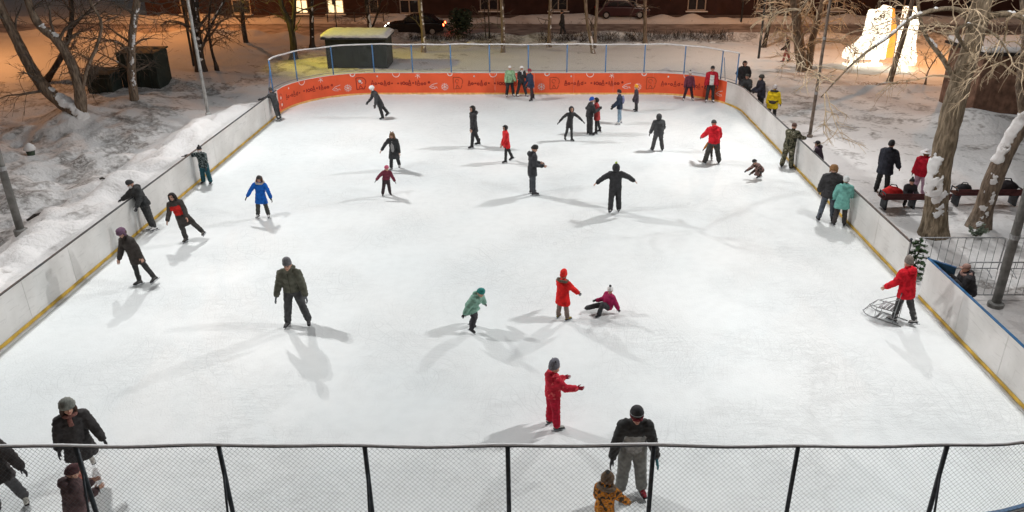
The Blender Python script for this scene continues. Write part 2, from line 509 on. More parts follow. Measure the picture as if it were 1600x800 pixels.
    nt.links.new(bp2.outputs['Normal'], b.inputs['Normal'])
    return m

mb = MB()
pts = [rim(TOTAL * i / 160, .03)[0] for i in range(160)]
mb.v = [tuple(p) for p in pts]; mb.f = [tuple(range(160))[::-1]]
tag(mb.build('ice', ice_material()), kind='structure')

# street behind the trees: packed snow between two banks
ROAD = mat('packed_road_snow', (.34, .29, .27), rough=.8, var=.45, scale=.9, bump=.4, bscale=5, detail=8)
mb = MB()
for i in range(120):
    x = -90 + i * 1.5
    b0 = len(mb.v)
    for yy in (59.2, 61, 63, 65, 66.8): mb.v.append((x, yy, -.045 + .03 * math.sin(yy * 2.1 + x * .05)))
    if i:
        for k in range(4): mb.f.append((b0-5+k, b0+k, b0+k+1, b0-5+k+1))
tag(mb.build('road', ROAD), kind='structure')

# ------------------------------------------------------------------ boards
M_BOARD = mat('white_board', (.70, .695, .675), rough=.4, var=.10, scale=.9, col2=(.78, .775, .76), bump=.03, detail=8)
def scuff(m, amount, seed):
    nt = m.node_tree; b = nt.nodes['Principled BSDF']; src = b.inputs['Base Color'].links[0].from_socket
    tc = nt.nodes.new('ShaderNodeTexCoord'); fac = None
    for i, (sx, sz, th) in enumerate(((2.2, 16, .64), (14, 1.6, .70), (5, 5, .71))):
        mp = nt.nodes.new('ShaderNodeMapping'); mp.inputs['Scale'].default_value = (sx, sx, sz); mp.inputs['Location'].default_value = (seed + i * 4, i * 2, 0)
        n = nt.nodes.new('ShaderNodeTexNoise'); n.inputs['Scale'].default_value = 1.0; n.inputs['Detail'].default_value = 6; n.inputs['Distortion'].default_value = .7
        nt.links.new(tc.outputs['Object'], mp.inputs['Vector']); nt.links.new(mp.outputs['Vector'], n.inputs['Vector'])
        r = nt.nodes.new('ShaderNodeValToRGB'); r.color_ramp.elements[0].position = th - .06; r.color_ramp.elements[1].position = th + .04
        nt.links.new(n.outputs['Fac'], r.inputs['Fac'])
        if fac is None: fac = r.outputs['Color']
        else:
            q = nt.nodes.new('ShaderNodeMath'); q.operation = 'MAXIMUM'; nt.links.new(fac, q.inputs[0]); nt.links.new(r.outputs['Color'], q.inputs[1]); fac = q.outputs[0]
    q = nt.nodes.new('ShaderNodeMath'); q.operation = 'MULTIPLY'; q.inputs[1].default_value = amount; nt.links.new(fac, q.inputs[0])
    mx = nt.nodes.new('ShaderNodeMix'); mx.data_type = 'RGBA'; nt.links.new(q.outputs[0], mx.inputs['Factor']); nt.links.new(src, mx.inputs[6]); mx.inputs[7].default_value = (.20, .19, .175, 1)
    nt.links.new(mx.outputs[2], b.inputs['Base Color'])
scuff(M_BOARD, .16, 3.0)
M_ORANGE = mat('orange_banner', (.86, .125, .045), rough=.5, var=.05, scale=1.5)
M_KICK = mat('yellow_kick_strip', (.64, .42, .07), rough=.45, var=.3, scale=2.5, detail=8)
M_CAPD = mat('dark_cap', (.045, .05, .055), rough=.5)
M_CAPB = mat('blue_cap', (.025, .11, .24), rough=.4, var=.25)
BH = 1.15

def wall_strip(s0, s1, off0, off1, z0, z1, st=.35):
    mb = MB(); n = max(1, int(math.ceil((s1 - s0) / st)))
    for i in range(n + 1):
        s = s0 + (s1 - s0) * i / n
        a, _ = rim(s, off0); b, _ = rim(s, off1)
        mb.v += [(a.x, a.y, z0), (b.x, b.y, z0), (b.x, b.y, z1), (a.x, a.y, z1)]
    for i in range(n):
        k = i * 4
        for j in range(4):
            j2 = (j + 1) % 4
            mb.f.append((k+j, k+j2, k+4+j2, k+4+j))
    mb.f.append((0, 3, 2, 1)); mb.f.append((n*4, n*4+1, n*4+2, n*4+3))
    return mb

def barrier(s0, s1, label, body, cap, kick=None, plen=2.04):
    p, _ = rim((s0 + s1) / 2)
    root = empty('rink_board_wall', (0, 0, 0), 0, label, 'rink boards', 'boards round the ice')
    n = max(1, round((s1 - s0) / plen)); L = (s1 - s0) / n
    for i in range(n):
        a, b = s0 + i * L, s0 + (i + 1) * L
        jit = rnd.uniform(-.003, .003)
        wall_strip(a + .004, b - .004, jit, .05 + jit, .012, BH - .004).build('board_panel', body, root)
        for q in (a + .06, (a + b) / 2):              # steel uprights behind the panel
            wall_strip(q, q + .05, .06, .13, -.05, BH - .03).build('upright', M_STEEL, root)
    wall_strip(s0, s1, -.008, .052, BH, BH + .024).build('cap_rail', cap, root)
    wall_strip(s0, s1, -.014, -.0045, .012, .105).build('kick_strip', kick or M_KICK, root)
    return root

S_OR0, S_OR1 = LS - .05, LS + QC + ES + QC * (90 - 28.6) / 90
S_R = LS + QC + ES + QC                    # right side starts here, at its far end
S_G0, S_G1 = S_R + (Y1 - RC - 19.1), S_R + (Y1 - RC - 18.05)
barrier(-QC, S_OR0, 'long white rink board with dark top edge and yellow kick strip, beside the rough snow bank', M_BOARD, M_CAPD)
orange = barrier(S_OR0, S_OR1, 'curved orange banner boards at the rink end below the blue fence posts', M_ORANGE, M_WHITE_RAIL, mat('pale_orange_strip', (.85, .50, .16), rough=.5))
barrier(S_OR1, S_G0, 'white rink board running from the orange banner to the open gate', M_BOARD, M_CAPD)
barrier(S_G1, S_R + LS + QC, 'white rink board with blue top edge next to the steel crowd barriers', M_BOARD, M_CAPB)
barrier(S_R + LS + QC, TOTAL - QC, 'white rink board with blue top edge under the chain link fence', M_BOARD, M_CAPB)

# print on the orange banner: blurred dark words, white snowflakes, gusts and curls
M_INK = mat('dark_red_print', (.36, .03, .02), rough=.6)
M_INKF = mat('faded_red_print', (.50, .07, .03), rough=.6)
M_WPRINT = mat('white_print', (.82, .80, .78), rough=.6)
def strokes(lst, name, material, off=-.008):
    """polylines given as ([(s,z)...], width) laid on the inner face of the boards"""
    mb = MB()
    for pl, w in lst:
        for (s0, z0), (s1, z1) in zip(pl[:-1], pl[1:]):
            dx, dz = s1 - s0, z1 - z0; L = math.hypot(dx, dz) or 1
            nx, nz = -dz / L * w / 2, dx / L * w / 2
            k = len(mb.v)
            for s, z in ((s0+nx, z0+nz), (s1+nx, z1+nz), (s1-nx, z1-nz), (s0-nx, z0-nz)):
                p, _ = rim(s, off); mb.v.append((p.x, p.y, z))
            mb.f.append((k, k+1, k+2, k+3))
    return mb.build(name, material, orange, fix=False)

def arc(cx, cz, r, a0, a1, n=10):
    return [(cx + r * math.cos(R(a0 + (a1-a0)*i/n)), cz + r * math.sin(R(a0 + (a1-a0)*i/n))) for i in range(n+1)]
rep = 5.13
s_first = S_OR0 + .35
gr = random.Random(3)
word = [(.0, 'A', .24), (.17, 'o', .15), (.33, 'x', .08), (.48, 'o', .16), (.66, 'A', .26), (.86, 'a', .18), (1.04, 'x', .09),
        (1.36, 'x', .12), (1.52, 'i', .18), (1.66, 'o', .2), (1.82, 'o', .17), (1.97, 'A', .26), (2.16, 'x', .13), (2.30, 'i', .2), (2.44, 'A', .24), (2.62, 'o', .15), (2.78, 'o', .15)]
for i in range(5):
    s = s_first + i * rep
    if s > S_OR1 - .2: break
    em = []
    bold = i < 2
    if i == 0:
        em += [(arc(s+.02, .72, .17, -60, 240), .03), (arc(s+.02, .36, .17, 120, 420), .03)]
        strokes([(arc(s+.02, .70, .05, 0, 360, 6), .06), (arc(s+.05, .36, .05, 0, 360, 6), .06)], 'emblem_highlight', M_WPRINT, -.0095)
    else:
        em += [([(s-.22, .30), (s-.22, .92), (s+.08, .92)], .045), (arc(s+.06, .70, .22, 90, -40), .045), ([(s-.22, .30), (s+.0, .34)], .045),
               ([(s+.0, .34), (s+.16, .32), (s+.24, .5)], .045), ([(s-.1, .36), (s-.02, .52), (s+.1, .36)], .04), (arc(s-.02, .72, .1, 0, 300), .035)]
        if bold: strokes([(arc(s-.03, .74, .05, 0, 360, 6), .08), ([(s+.02, .62), (s+.1, .66)], .04)], 'emblem_highlight', M_WPRINT, -.0095)
    strokes(em, 'emblem', M_INK if bold else M_INKF)
    tx = []
    for dx, g, h in word:
        q = s + .62 + dx; z = .52 + gr.uniform(-.015, .015); w = .035
        if g == 'A': tx += [([(q-.06, z), (q, z+h), (q+.07, z)], w), ([(q-.04, z+.06), (q+.05, z+.06)], w), ([(q-.08, z-.03), (q+.08, z-.03)], .03)]
        elif g == 'o': tx += [(arc(q, z+h*.4, h*.36, 0, 360, 7), .05)]
        elif g == 'a': tx += [(arc(q, z+h*.35, h*.34, 20, 340, 7), .05), ([(q+.05, z), (q+.05, z+h)], w)]
        elif g == 'i': tx += [([(q, z), (q, z+h)], .05), ([(q-.04, z+h*.5), (q+.05, z+h*.5)], .03)]
        else: tx += [([(q-.04, z+.06), (q+.04, z+.06+h*.5)], .05), ([(q-.04, z+.06+h*.5), (q+.04, z+.06)], .04)]
    q, z = s + .62 + 3.0, .66
    for a in range(0, 180, 60): tx.append(([(q-.07*math.cos(R(a)), z-.07*math.sin(R(a))), (q+.07*math.cos(R(a)), z+.07*math.sin(R(a)))], .035))
    strokes([t for t in tx if max(p[0] for p in t[0]) < S_OR1 - .05], 'lettering', M_INK)
    if s + 4.7 < S_OR1:
        q, z = s + 4.45, .42                           # snowflake
        fl = []
        for a in range(30, 210, 60):
            ca, sa = math.cos(R(a)), math.sin(R(a))
            fl.append(([(q-.2*ca, z-.2*sa), (q+.2*ca, z+.2*sa)], .022))
            for sg in (-1, 1):
                for db in (-28, 28):
                    cb, sb = math.cos(R(a+db)), math.sin(R(a+db))
                    fl.append(([(q+sg*.11*ca, z+sg*.11*sa), (q+sg*.19*cb, z+sg*.19*sb)], .016))
        strokes(fl, 'snowflake_print', M_WPRINT)
    if s + 4.0 < S_OR1 + .6:
        q, z = min(s + 3.85, S_OR1 - .35), .42         # gust
        strokes([([(q+.22, z+.2), (q-.05, z+.13), (q-.22, z), (q-.1, z-.07)], .022), ([(q-.12, z), (q+.0, z+.05), (q+.04, z-.03), (q+.16, z-.0), (q+.2, z-.08)], .022), ([(q-.1, z-.07), (q+.1, z-.1)], .02)], 'gust_print', M_WPRINT)
    for dx, kind in ((.9, 'dot'), (1.9, 'curl'), (3.05, 'star'), (4.75, 'curl2')):
        q = s + dx
        if q > S_OR1 - .3: continue
        if kind == 'curl': st = [(arc(q, 1.13, .19, 180, 360, 8), .03)]
        elif kind == 'curl2': st = [(arc(q, 1.13, .12, 180, 360, 8), .05)]
        elif kind == 'dot': st = [(arc(q, .98, .03, 0, 360, 6), .04)]
        else:
            st = [([(q-.15*math.cos(R(a)), 1.02-.15*math.sin(R(a))), (q+.11*math.cos(R(a)), 1.02+.11*math.sin(R(a)))], .022) for a in (20, 80, 140)]
        strokes(st, 'curl_print' if 'curl' in kind else ('dot_print' if kind == 'dot' else 'star_print'), M_WPRINT)

# shavings of ice pushed against the foot of the boards
mb = MB(); gr2 = random.Random(9); n = 520
mb.tube([(lambda p: (p.x, p.y, .002))(rim(TOTAL * i / n, -.03 - .02 * gr2.random())[0]) for i in range(n)], [(gr2.uniform(.006, .03), gr2.uniform(.02, .07)) for _ in range(n)], 8, side=(0, 0, 1), cap=False)
tag(mb.build('scraped_snow', M_SNOW_CAP, None, smooth=True), 'thin ridge of scraped ice along the foot of the rink boards', 'scraped snow', kind='stuff')

# ------------------------------------------------------------------ fences on top of the boards
RAIL_Z = 2.6
def fence(s0, s1, posts, label, post_mat, post_r, wire_r, wire_mat, rail_r, rail_mat, braces=(), pitch=.076, snow=.8, cat='fence'):
    root = empty('chain_link_fence', (0, 0, 0), 0, label, cat, 'chain link fences at the rink ends')
    off = .16
    n = int((s1 - s0) / .3)
    path = [rim(s0 + (s1-s0)*i/n, off)[0] for i in range(n+1)]
    sag = [.012 * math.sin(i * .9) + .01 * math.sin(i * .37) for i in range(n+1)]
    MB().tube([(p.x, p.y, RAIL_Z + sag[i]) for i, p in enumerate(path)], rail_r, 8).build('top_rail', rail_mat, root, smooth=True)
    jag = random.Random(5)
    MB().tube([(p.x, p.y, RAIL_Z + sag[i] + rail_r * .7) for i, p in enumerate(path)], [(rail_r * jag.uniform(.95, 1.12), rail_r * jag.uniform(.6, 1.0) * snow) for _ in path], 8, side=None).build('rail_snow', M_SNOW_CAP, root, smooth=True)
    MB().tube([(p.x, p.y, BH + .1) for p in path], rail_r * .5, 6).build('bottom_wire', wire_mat, root)
    for s in posts:
        p, nr = rim(s, off)
        MB().tube([(p.x, p.y, -.1), (p.x, p.y, 1.3), (p.x, p.y, RAIL_Z)], post_r, 8).build('post', post_mat, root, smooth=True)
    for s in braces:
        p, nr = rim(s, off)
        q, _ = rim(s + .02, off + .42)
        MB().tube([(p.x, p.y, RAIL_Z - .35), (q.x, q.y, .0)], post_r * .55, 6).build('brace', post_mat, root, smooth=True)
    mb = MB()
    z0, z1 = BH + .1, RAIL_Z - .02
    H = z1 - z0; run = H * .9
    k = int((s1 - s0 + run) / pitch)
    for sg in (1, -1):
        for i in range(k):
            a = s0 - run + i * pitch if sg == 1 else s0 + i * pitch
            pl = []
            m = 5
            for j in range(m + 1):
                t = j / m
                s = a + sg * run * t + (0 if sg == 1 else 0)
                if s < s0 - 1e-6 or s > s1 + 1e-6: continue
                p, _ = rim(s, off + .004 * sg)
                pl.append((p.x, p.y, z0 + H * t))
            if len(pl) > 1: mb.tube(pl, wire_r, 3, cap=False)
    tag(mb.build('wire_mesh', wire_mat, root, fix=False), kind='stuff')
    return root

M_WIRE = mat('galvanised_wire', (.10, .11, .12), rough=.5, metal=.4)
M_WIREF = mat('pale_wire', (.30, .33, .36), rough=.5, metal=.4)
s_mid = LS + QC + (-.49 - (X0 + RC))
far_posts = [s_mid + i * 2.04 for i in range(-6, 6)]
fence(LS - .15, S_OR1 + .55, [LS - .12] + [s for s in far_posts if LS + .5 < s < S_OR1] + [S_OR1 + .5],
      'tall fence with slim blue posts and white top rail above the orange banner', M_BLUE, .032, .0016, M_WIREF, .03, M_WHITE_RAIL, braces=[LS - .1, S_OR1 - .5])
s_near = S_R + LS + QC + (X1 - RC)          # arc length where x = 0 on the near end
near_posts = [s_near - x for x in (5.75, 3.66, 1.63, -.42, -2.43, -4.48, -6.49)]
fence(S_R + LS - .3, TOTAL + .3, near_posts + [near_posts[0] - 2.04, near_posts[0] - 4.1, near_posts[-1] + 2.04, near_posts[-1] + 4.1],
      'chain link fence with dark steel posts and snow-dusted top rail over the blue-topped boards', M_DARK_STEEL, .034, .0019, M_WIRE, .024, M_DARK_STEEL,
      braces=[near_posts[i] for i in (0, 4, 5, 6)])

# ------------------------------------------------------------------ floodlight poles round the rink
def flood_pole(x, y, label, col, r=.1, H=12.9, power=1.0, tint=(1.0, .985, .97), aim=None, cone=146, back=None):
    z = gz(x, y)
    root = empty('floodlight_pole', (x, y, z), 0, label, 'light pole', 'floodlight poles beside the rink')
    mb = MB().tube([(0, 0, -.2), (0, 0, H * .5), (0, 0, H)], [r, r * .8, r * .55], 12)
    mb.build('pole', col, root, smooth=True)
    MB().tube([(0, 0, -.1), (0, 0, .10), (0, 0, .13)], [r * 1.7, r * 1.7, r * 1.1], 12).build('base_collar', col, root)
    for zz in (1.9, 4.2): MB().tube([(0, 0, zz), (0, 0, zz + .12)], r * 1.05, 12).build('band_clamp', M_STEEL, root)
    tx, ty = aim if aim else ((X0 + X1) / 2, (Y0 + Y1) / 2)
    d = Vector((tx - x, ty - y, 0)).normalized(); sd = Vector((-d.y, d.x, 0))
    a = -sd * .9 + Vector((0, 0, H - .1)); b = sd * .9 + Vector((0, 0, H - .1))
    MB().tube([a, b], .045, 8).build('cross_arm', M_STEEL, root)
    heads = [(d * (.55 + .35 * sg) + Vector((0, 0, H - .1 + .22 * sg)), Vector((tx - x, ty - y, -z)) + sd * (6.0 * sg), power, cone) for sg in (-1, 1)]
    if back:                                   # extra head, added to brighten the ground behind the pole
        bp_ = Vector((back[1][0] - x, back[1][1] - y, -z))
        heads.append((Vector((bp_.x, bp_.y, 0)).normalized() * .3 + Vector((0, 0, H - .45)), bp_, back[0], 110))
    for c, target, pw, cn in heads:
        dr = (target - c).normalized()
        q = dr.to_track_quat('-Z', 'Y').to_matrix()
        hd = MB().box(c, (.62, .44, .2), q).build('lamp_housing', M_DARK_STEEL, root)
        bevel_mod(hd, .02)
        MB().box(c + dr * .108, (.54, .36, .012), q).build('lamp_lens', mat('lit_lens', (.9, .9, .9), emit=(1, .96, .9), estr=8), hd)
        ld = bpy.data.lights.new('flood_lamp', 'SPOT')
        ld.energy = FLOOD_W * pw; ld.spot_size = R(cn); ld.spot_blend = .9; ld.shadow_soft_size = .11; ld.color = tint
        lo = bpy.data.objects.new('flood_lamp', ld); C.objects.link(lo)
        lo.parent = root
        lo.matrix_local = Matrix.Translation(c + dr * .16) @ dr.to_track_quat('-Z', 'Y').to_matrix().to_4x4()
    return root
M_POLE_L = mat('grey_pole', (.20, .20, .19), rough=.6, metal=.2, var=.3, scale=4)
M_POLE_P = mat('pale_pole', (.45, .46, .45), rough=.6, metal=.2, var=.2, scale=4)
M_POLE_B = mat('brown_pole', (.20, .16, .13), rough=.7, var=.3, scale=4)
flood_pole(*ground(44, 398), 'dark grey floodlight pole rising from the ploughed snow bank', M_POLE_L, .11, power=1.02, aim=(-1, 9), back=(.18, (-22, 25)))
flood_pole(*ground(330, 203), 'slim pale floodlight pole between the bank and the bare trees', M_POLE_P, .075, power=1.6, aim=(-1, 28), cone=142, back=(.06, (-21, 38)))
flood_pole(*ground(1265, 213), 'thin brown floodlight pole behind the board near the yellow jacket', M_POLE_B, .075, power=1.35, aim=(-2, 28), cone=142, back=(.55, (20, 33)))
flood_pole(*ground(1555, 478), 'thick grey floodlight pole standing among the steel crowd barriers', M_POLE_L, .115, power=1.0, aim=(-2, 9), back=(.45, (17, 25)))
# ------------------------------------------------------------------ trees
M_BARK = mat('grey_bark', (.21, .165, .125), rough=.95, var=.45, scale=14, bump=1.0, bscale=26, detail=8)
M_BARKD = mat('dark_bark', (.05, .042, .036), rough=.95, var=.45, scale=7, bump=.9, bscale=14, detail=8)
M_BARKM = mat('mossy_bark', (.25, .195, .13), rough=.95, var=.5, scale=14, bump=1.0, bscale=28, detail=9, col2=(.34, .27, .19))
M_TWIG = mat('floodlit_twig', (.52, .41, .28), rough=.9, var=.3, scale=3)  # paleness of floodlit twigs is put into this colour
M_TWIGD = mat('dark_twig', (.12, .10, .082), rough=.9, var=.3, scale=3)

def poly_at(pts, t):
    k = (len(pts) - 1) * t; i = min(int(k), len(pts) - 2); f = k - i
    return pts[i].lerp(pts[i+1], f), (pts[i+1] - pts[i]).normalized()

def smooth_poly(pts, n=4):
    out = []
    P = [pts[0]] + list(pts) + [pts[-1]]
    for i in range(1, len(P) - 2):
        for j in range(n):
            t = j / n
            a, b, c, d = P[i-1], P[i], P[i+1], P[i+2]
            out.append(.5 * ((2*b) + (c-a)*t + (2*a-5*b+4*c-d)*t*t + (3*b-a-3*c+d)*t**3))
    out.append(Vector(pts[-1]))
    return out

def grow(r, p0, d, L, droop, wob, n=6):
    pts = [Vector(p0)]; d = Vector(d).normalized()
    for i in range(n):
        d = d + Vector((r.gauss(0, wob), r.gauss(0, wob), r.gauss(0, wob) + droop))
        d.normalize(); pts.append(pts[-1] + d * (L / n))
    return pts

def snow_patch(mb, P, rad, dr, t0, t1, seed, thr, th, wid=75, lean_only=False):
    """snow lying on a limb: a lumpy skin over the side of the tube that faces dr"""
    k = len(P); na, nl = (16, max(4, int((k - 1) * (t1 - t0) * 5))) if lean_only else (34, max(8, int((k - 1) * (t1 - t0) * 9)))
    grid = {}
    for i in range(nl + 1):
        t = t0 + (t1 - t0) * i / nl
        p, d = poly_at(P, t)
        q = (k - 1) * t; r = rad[int(q)] + (rad[min(int(q) + 1, k - 1)] - rad[int(q)]) * (q - int(q))
        if lean_only and (abs(d.z) > .82 or r < .035): continue
        n = dr - d * dr.dot(d)
        if n.length < .05: continue
        n.normalize(); b = d.cross(n)
        for j in range(na + 1):
            a = R(-wid + 2 * wid * j / na)
            edge = min(j, na - j, 3.0) / 3.0 * min(1, i / 3.0, (nl - i) / 3.0)
            c = p + (n * math.cos(a) + b * math.sin(a)) * r
            v = .5 + .5 * mnoise.noise(c * 4.5 + Vector((seed, 0, 0))) + .22 * mnoise.noise(c * 13)
            g = max(0.0, min(1.0, (v - .55 * (a / R(wid))**2 - .25 * (2 * i / nl - 1)**4 - thr + .15) * 6)) * edge
            grid[i, j] = len(mb.v)
            mb.v.append(tuple(p + (n * math.cos(a) + b * math.sin(a)) * (r * .88 + (r * .1 + min(th, r * .7)) * min(1, g * 1.5) * (.85 + .35 * mnoise.noise(c * 5)))))
    for (i, j) in list(grid):
        if all(q in grid for q in ((i+1, j), (i, j+1), (i+1, j+1))):
            mb.f.append((grid[i, j], grid[i+1, j], grid[i+1, j+1], grid[i, j+1]))

def tree(label, limbs, seed, bark=None, twig=None, sub=5, twigs=5, blen=2.2, droop=-.05, snow=True, cat='tree', sides=10, start=.35, lvl2=True, group='bare winter trees', snow_spots=(), fine=0.010, name='bare_tree'):
    """limbs: list of (points in world, radius at start, radius at end); the first is the trunk"""
    r = random.Random(seed)
    bark = bark or M_BARK; twig = twig or M_TWIGD
    base = Vector(limbs[0][0][0])
    root = empty(name, base, 0, label, cat, group)
    tr, br, sn = MB(), MB(), MB()
    for li, (pts, r0, r1) in enumerate(limbs):
        P = smooth_poly([Vector(p) - base for p in pts], 5)
        k = len(P)
        rad = []
        for i in range(k):
            t = i / (k - 1)
            rr = r0 + (r1 - r0) * t
            if li == 0: rr *= 1 + .5 * max(0, 1 - t * 9)
            rad.append(rr * (1 + r.uniform(-.06, .06)))
        if li == 0: P = [P[0] + Vector((0, 0, -.35))] + P; rad = [rad[0] * 1.15] + rad
        tr.tube(P, rad, sides)
        if snow:
            snow_patch(sn, P, rad, Vector((0, -.25, 1)), .30, 1.0, r.uniform(0, 50), .62, .10, lean_only=True)
        for t0, t1, dr, thr, th, wid in (snow_spots if li == 0 else ()):
            snow_patch(sn, P, rad, Vector(dr), t0, t1, r.uniform(0, 50), thr, th, wid=wid)
        for b in range(sub + (2 if li else 0)):
            t = r.uniform(start if li == 0 else .15, 1.0)
            p, d = poly_at(P, t)
            o = d.orthogonal().normalized(); o.rotate(Matrix.Rotation(r.uniform(0, 6.28), 3, d))
            dd = (d * r.uniform(.3, .8) + o + Vector((0, 0, .25))).normalized()
            L = blen * r.uniform(.6, 1.25) * (1.1 - .4 * t)
            q = grow(r, p, dd, L, droop, .16, 7)
            rb = max(.018, min((r0 + (r1-r0)*t) * .42, .07))
            br.tube(q, [rb * (1 - .75 * i / 7) for i in range(8)], 5)
            for c in range(twigs):
                t2 = r.uniform(.2, 1)
                p2, d2 = poly_at(q, t2)
                o2 = d2.orthogonal().normalized(); o2.rotate(Matrix.Rotation(r.uniform(0, 6.28), 3, d2))
                q2 = grow(r, p2, d2 * .8 + o2 * .9, L * r.uniform(.3, .6), droop * 1.4, .2, 5)
                br.tube(q2, [fine * (1.5 - 1.0 * i / 5) for i in range(6)], 4, cap=False)
                if lvl2:
                    for e in range(3):
                        p3, d3 = poly_at(q2, r.uniform(.25, 1))
                        o3 = d3.orthogonal().normalized(); o3.rotate(Matrix.Rotation(r.uniform(0, 6.28), 3, d3))
                        q3 = grow(r, p3, d3 + o3 * .8, L * r.uniform(.12, .28), droop * 1.5, .2, 3)
                        br.tube(q3, [fine * .9, fine * .7, fine * .55, fine * .4], 3, cap=False)
    t_o = tr.build('trunk', bark, root, smooth=True)
    br.build('crown', twig, root, fix=False)
    if sn.v: tag(sn.build('snow_cover', M_SNOW_CAP, root, smooth=True, fix=False), kind='stuff')
    return root

def pl(Y, *uv, up=None):
    """points of a limb seen at photo pixels, all at distance Y (Y may vary per point)"""
    out = []
    for p in uv:
        out.append(on_plane(p[0], p[1], p[2] if len(p) > 2 else Y))
    return out

# the two big trees on the right
T1 = pl(22.0, (1457, 384), (1462, 330), (1468, 270), (1482, 200), (1500, 130), (1522, 60), (1538, -20), (1550, -120), (1556, -220))
arch = pl(22, (1520, 62, 22), (1505, 20, 21.7), (1470, 14, 21.4), (1425, 28, 21), (1388, 58, 20.8), (1345, 88, 20.6), (1310, 122, 20.5), (1283, 152, 20.5))
arch2 = pl(22, (1528, 30, 22), (1575, 22, 21.6), (1620, 40, 21.2), (1660, 80, 21))
arch3 = pl(22, (1515, 85, 22), (1495, 50, 21.2), (1520, 38, 20.6), (1560, 60, 20.2), (1590, 110, 20))
arch4 = pl(22, (1532, -10, 22), (1470, -60, 21.5), (1390, -80, 21.2), (1320, -60, 21), (1270, -10, 21), (1235, 40, 21))
arch5 = pl(22, (1540, -40, 22), (1480, -150, 22), (1400, -190, 22.5), (1290, -170, 23), (1210, -80, 23), (1180, -10, 23))
tree('big leaning tree with mossy trunk, snow patches and arching pale branches, behind the crowd barriers',
     [(T1, .37, .2), (arch, .075, .012), (arch2, .11, .02), (arch3, .06, .012), (arch4, .05, .012), (arch5, .055, .012), (pl(22, (1498, 140), (1475, 95), (1440, 40), (1430, -60)), .09, .03)], 11,
     M_BARKM, M_TWIG, sub=6, twigs=6, blen=1.7, droop=-.075, start=.55, fine=.009,
     snow_spots=[(.20, .33, (-1, -.5, .3), .30, .05, 70), (.12, .27, (-.2, -1, 0), .60, .03, 85)])
T2 = pl(22.5, (1525, 368), (1542, 310), (1560, 262), (1585, 212), (1612, 170), (1650, 115), (1680, 20), (1690, -120))
tree('stout dark-barked tree leaning away with snow along its upper side, beside the long red bench',
     [(T2, .3, .16), (pl(22.5, (1600, 190), (1592, 130), (1600, 60), (1590, -60)), .11, .04)], 12, M_BARK, M_TWIG, sub=6, twigs=5, blen=1.6, droop=-.08, start=.6, fine=.009,
     snow_spots=[(.32, .58, (-1, -.45, .4), .25, .05, 55), (.04, .3, (-.4, -1, 0), .66, .03, 85)])

# tree by the glowing skate and its neighbours
tree('thick twin-trunk tree on the trodden snow beside the glowing skate boots', [
     (pl(47, (1255, 115), (1250, 80), (1246, 40), (1240, -10), (1236, -90)), .36, .2),
     (pl(47.4, (1262, 112), (1270, 60), (1285, 5), (1300, -80)), .26, .12)], 21, M_BARK, M_TWIG, sub=14, twigs=8, blen=2.8, droop=-.1, start=.3, fine=.013)
tree('slim leaning trunk standing right before the glowing skate boots', [(pl(44, (1388, 134), (1400, 95), (1412, 55), (1424, 10), (1436, -60)), .17, .1)], 22, M_BARK, M_TWIGD, sub=3, twigs=3, blen=1.8, snow=False, start=.6)
tree('slender dark tree behind the far corner of the fence', [(pl(54.5, (1192, 80), (1200, 45), (1207, 10), (1214, -60)), .17, .09)], 23, M_BARKD, M_TWIGD, sub=7, twigs=4, blen=2.2, fine=.012)
tree('small crooked sapling on the leaf-strewn snow by the wooden shed', [(pl(43, (1446, 130), (1450, 112), (1462, 92), (1478, 70)), .045, .015), (pl(43, (1452, 108), (1446, 90), (1455, 70)), .03, .01)], 24, M_BARK, M_TWIG, sub=6, twigs=3, blen=.8, snow=False, start=.2, cat='sapling', name='sapling')

# trees on the left
A = pl(34, (127, 205), (124, 180), (96, 160), (68, 135), (45, 100), (25, 60), (5, 20), (-15, -40))
A2 = pl(34, (127, 175), (124, 140), (112, 100), (88, 62), (62, 40), (45, 5), (30, -60))
A3 = pl(34, (126, 160), (135, 110), (152, 70), (158, 35), (140, 0), (128, -50))
tree('forked tree with snow in its crook rising from the mound by the dark bins', [(A, .34, .15), (A2, .25, .12), (A3, .09, .04)], 31, M_BARK, M_TWIGD, sub=6, twigs=6, blen=2.1, start=.35, fine=.011,
     snow_spots=[(.12, .36, (.25, -.4, 1), .2, .12, 70)])
Bp = pl(37, (214, 178), (208, 140), (205, 95), (208, 40), (216, -10), (220, -80))
tree('straight dark trunk standing before the square metal container', [(Bp, .22, .13), (pl(37, (207, 95), (190, 70), (160, 62), (120, 58)), .05, .02), (pl(37, (206, 110), (180, 95), (150, 80)), .05, .02)], 32, M_BARK, M_TWIGD, sub=9, twigs=6, blen=2.3, start=.3, fine=.011, snow_spots=[(.1, .8, (.7, -.7, .2), .62, .04, 60)])
tree('thick dark tree close behind the slim pale floodlight pole', [(pl(45.5, (316, 118), (308, 70), (304, 20), (300, -60)), .32, .22), (pl(45.5, (314, 80), (330, 40), (352, 0)), .09, .05)], 33, M_BARKD, M_TWIGD, sub=14, twigs=8, blen=2.8, fine=.012, snow_spots=[(.1, .8, (.7, -.7, .2), .7, .04, 50)])
tree('thin dark tree in the orange-lit snow near the street', [(pl(54, (387, 78), (380, 40), (378, 0), (376, -60)), .17, .11)], 34, M_BARKD, M_TWIGD, sub=7, twigs=4, blen=2.2, fine=.013)
tree('young leaning tree next to the thick dark one by the pale pole', [(pl(46, (338, 104), (330, 75), (326, 40), (330, 0)), .09, .05)], 35, M_BARKD, M_TWIGD, sub=5, twigs=4, blen=1.8, fine=.012)
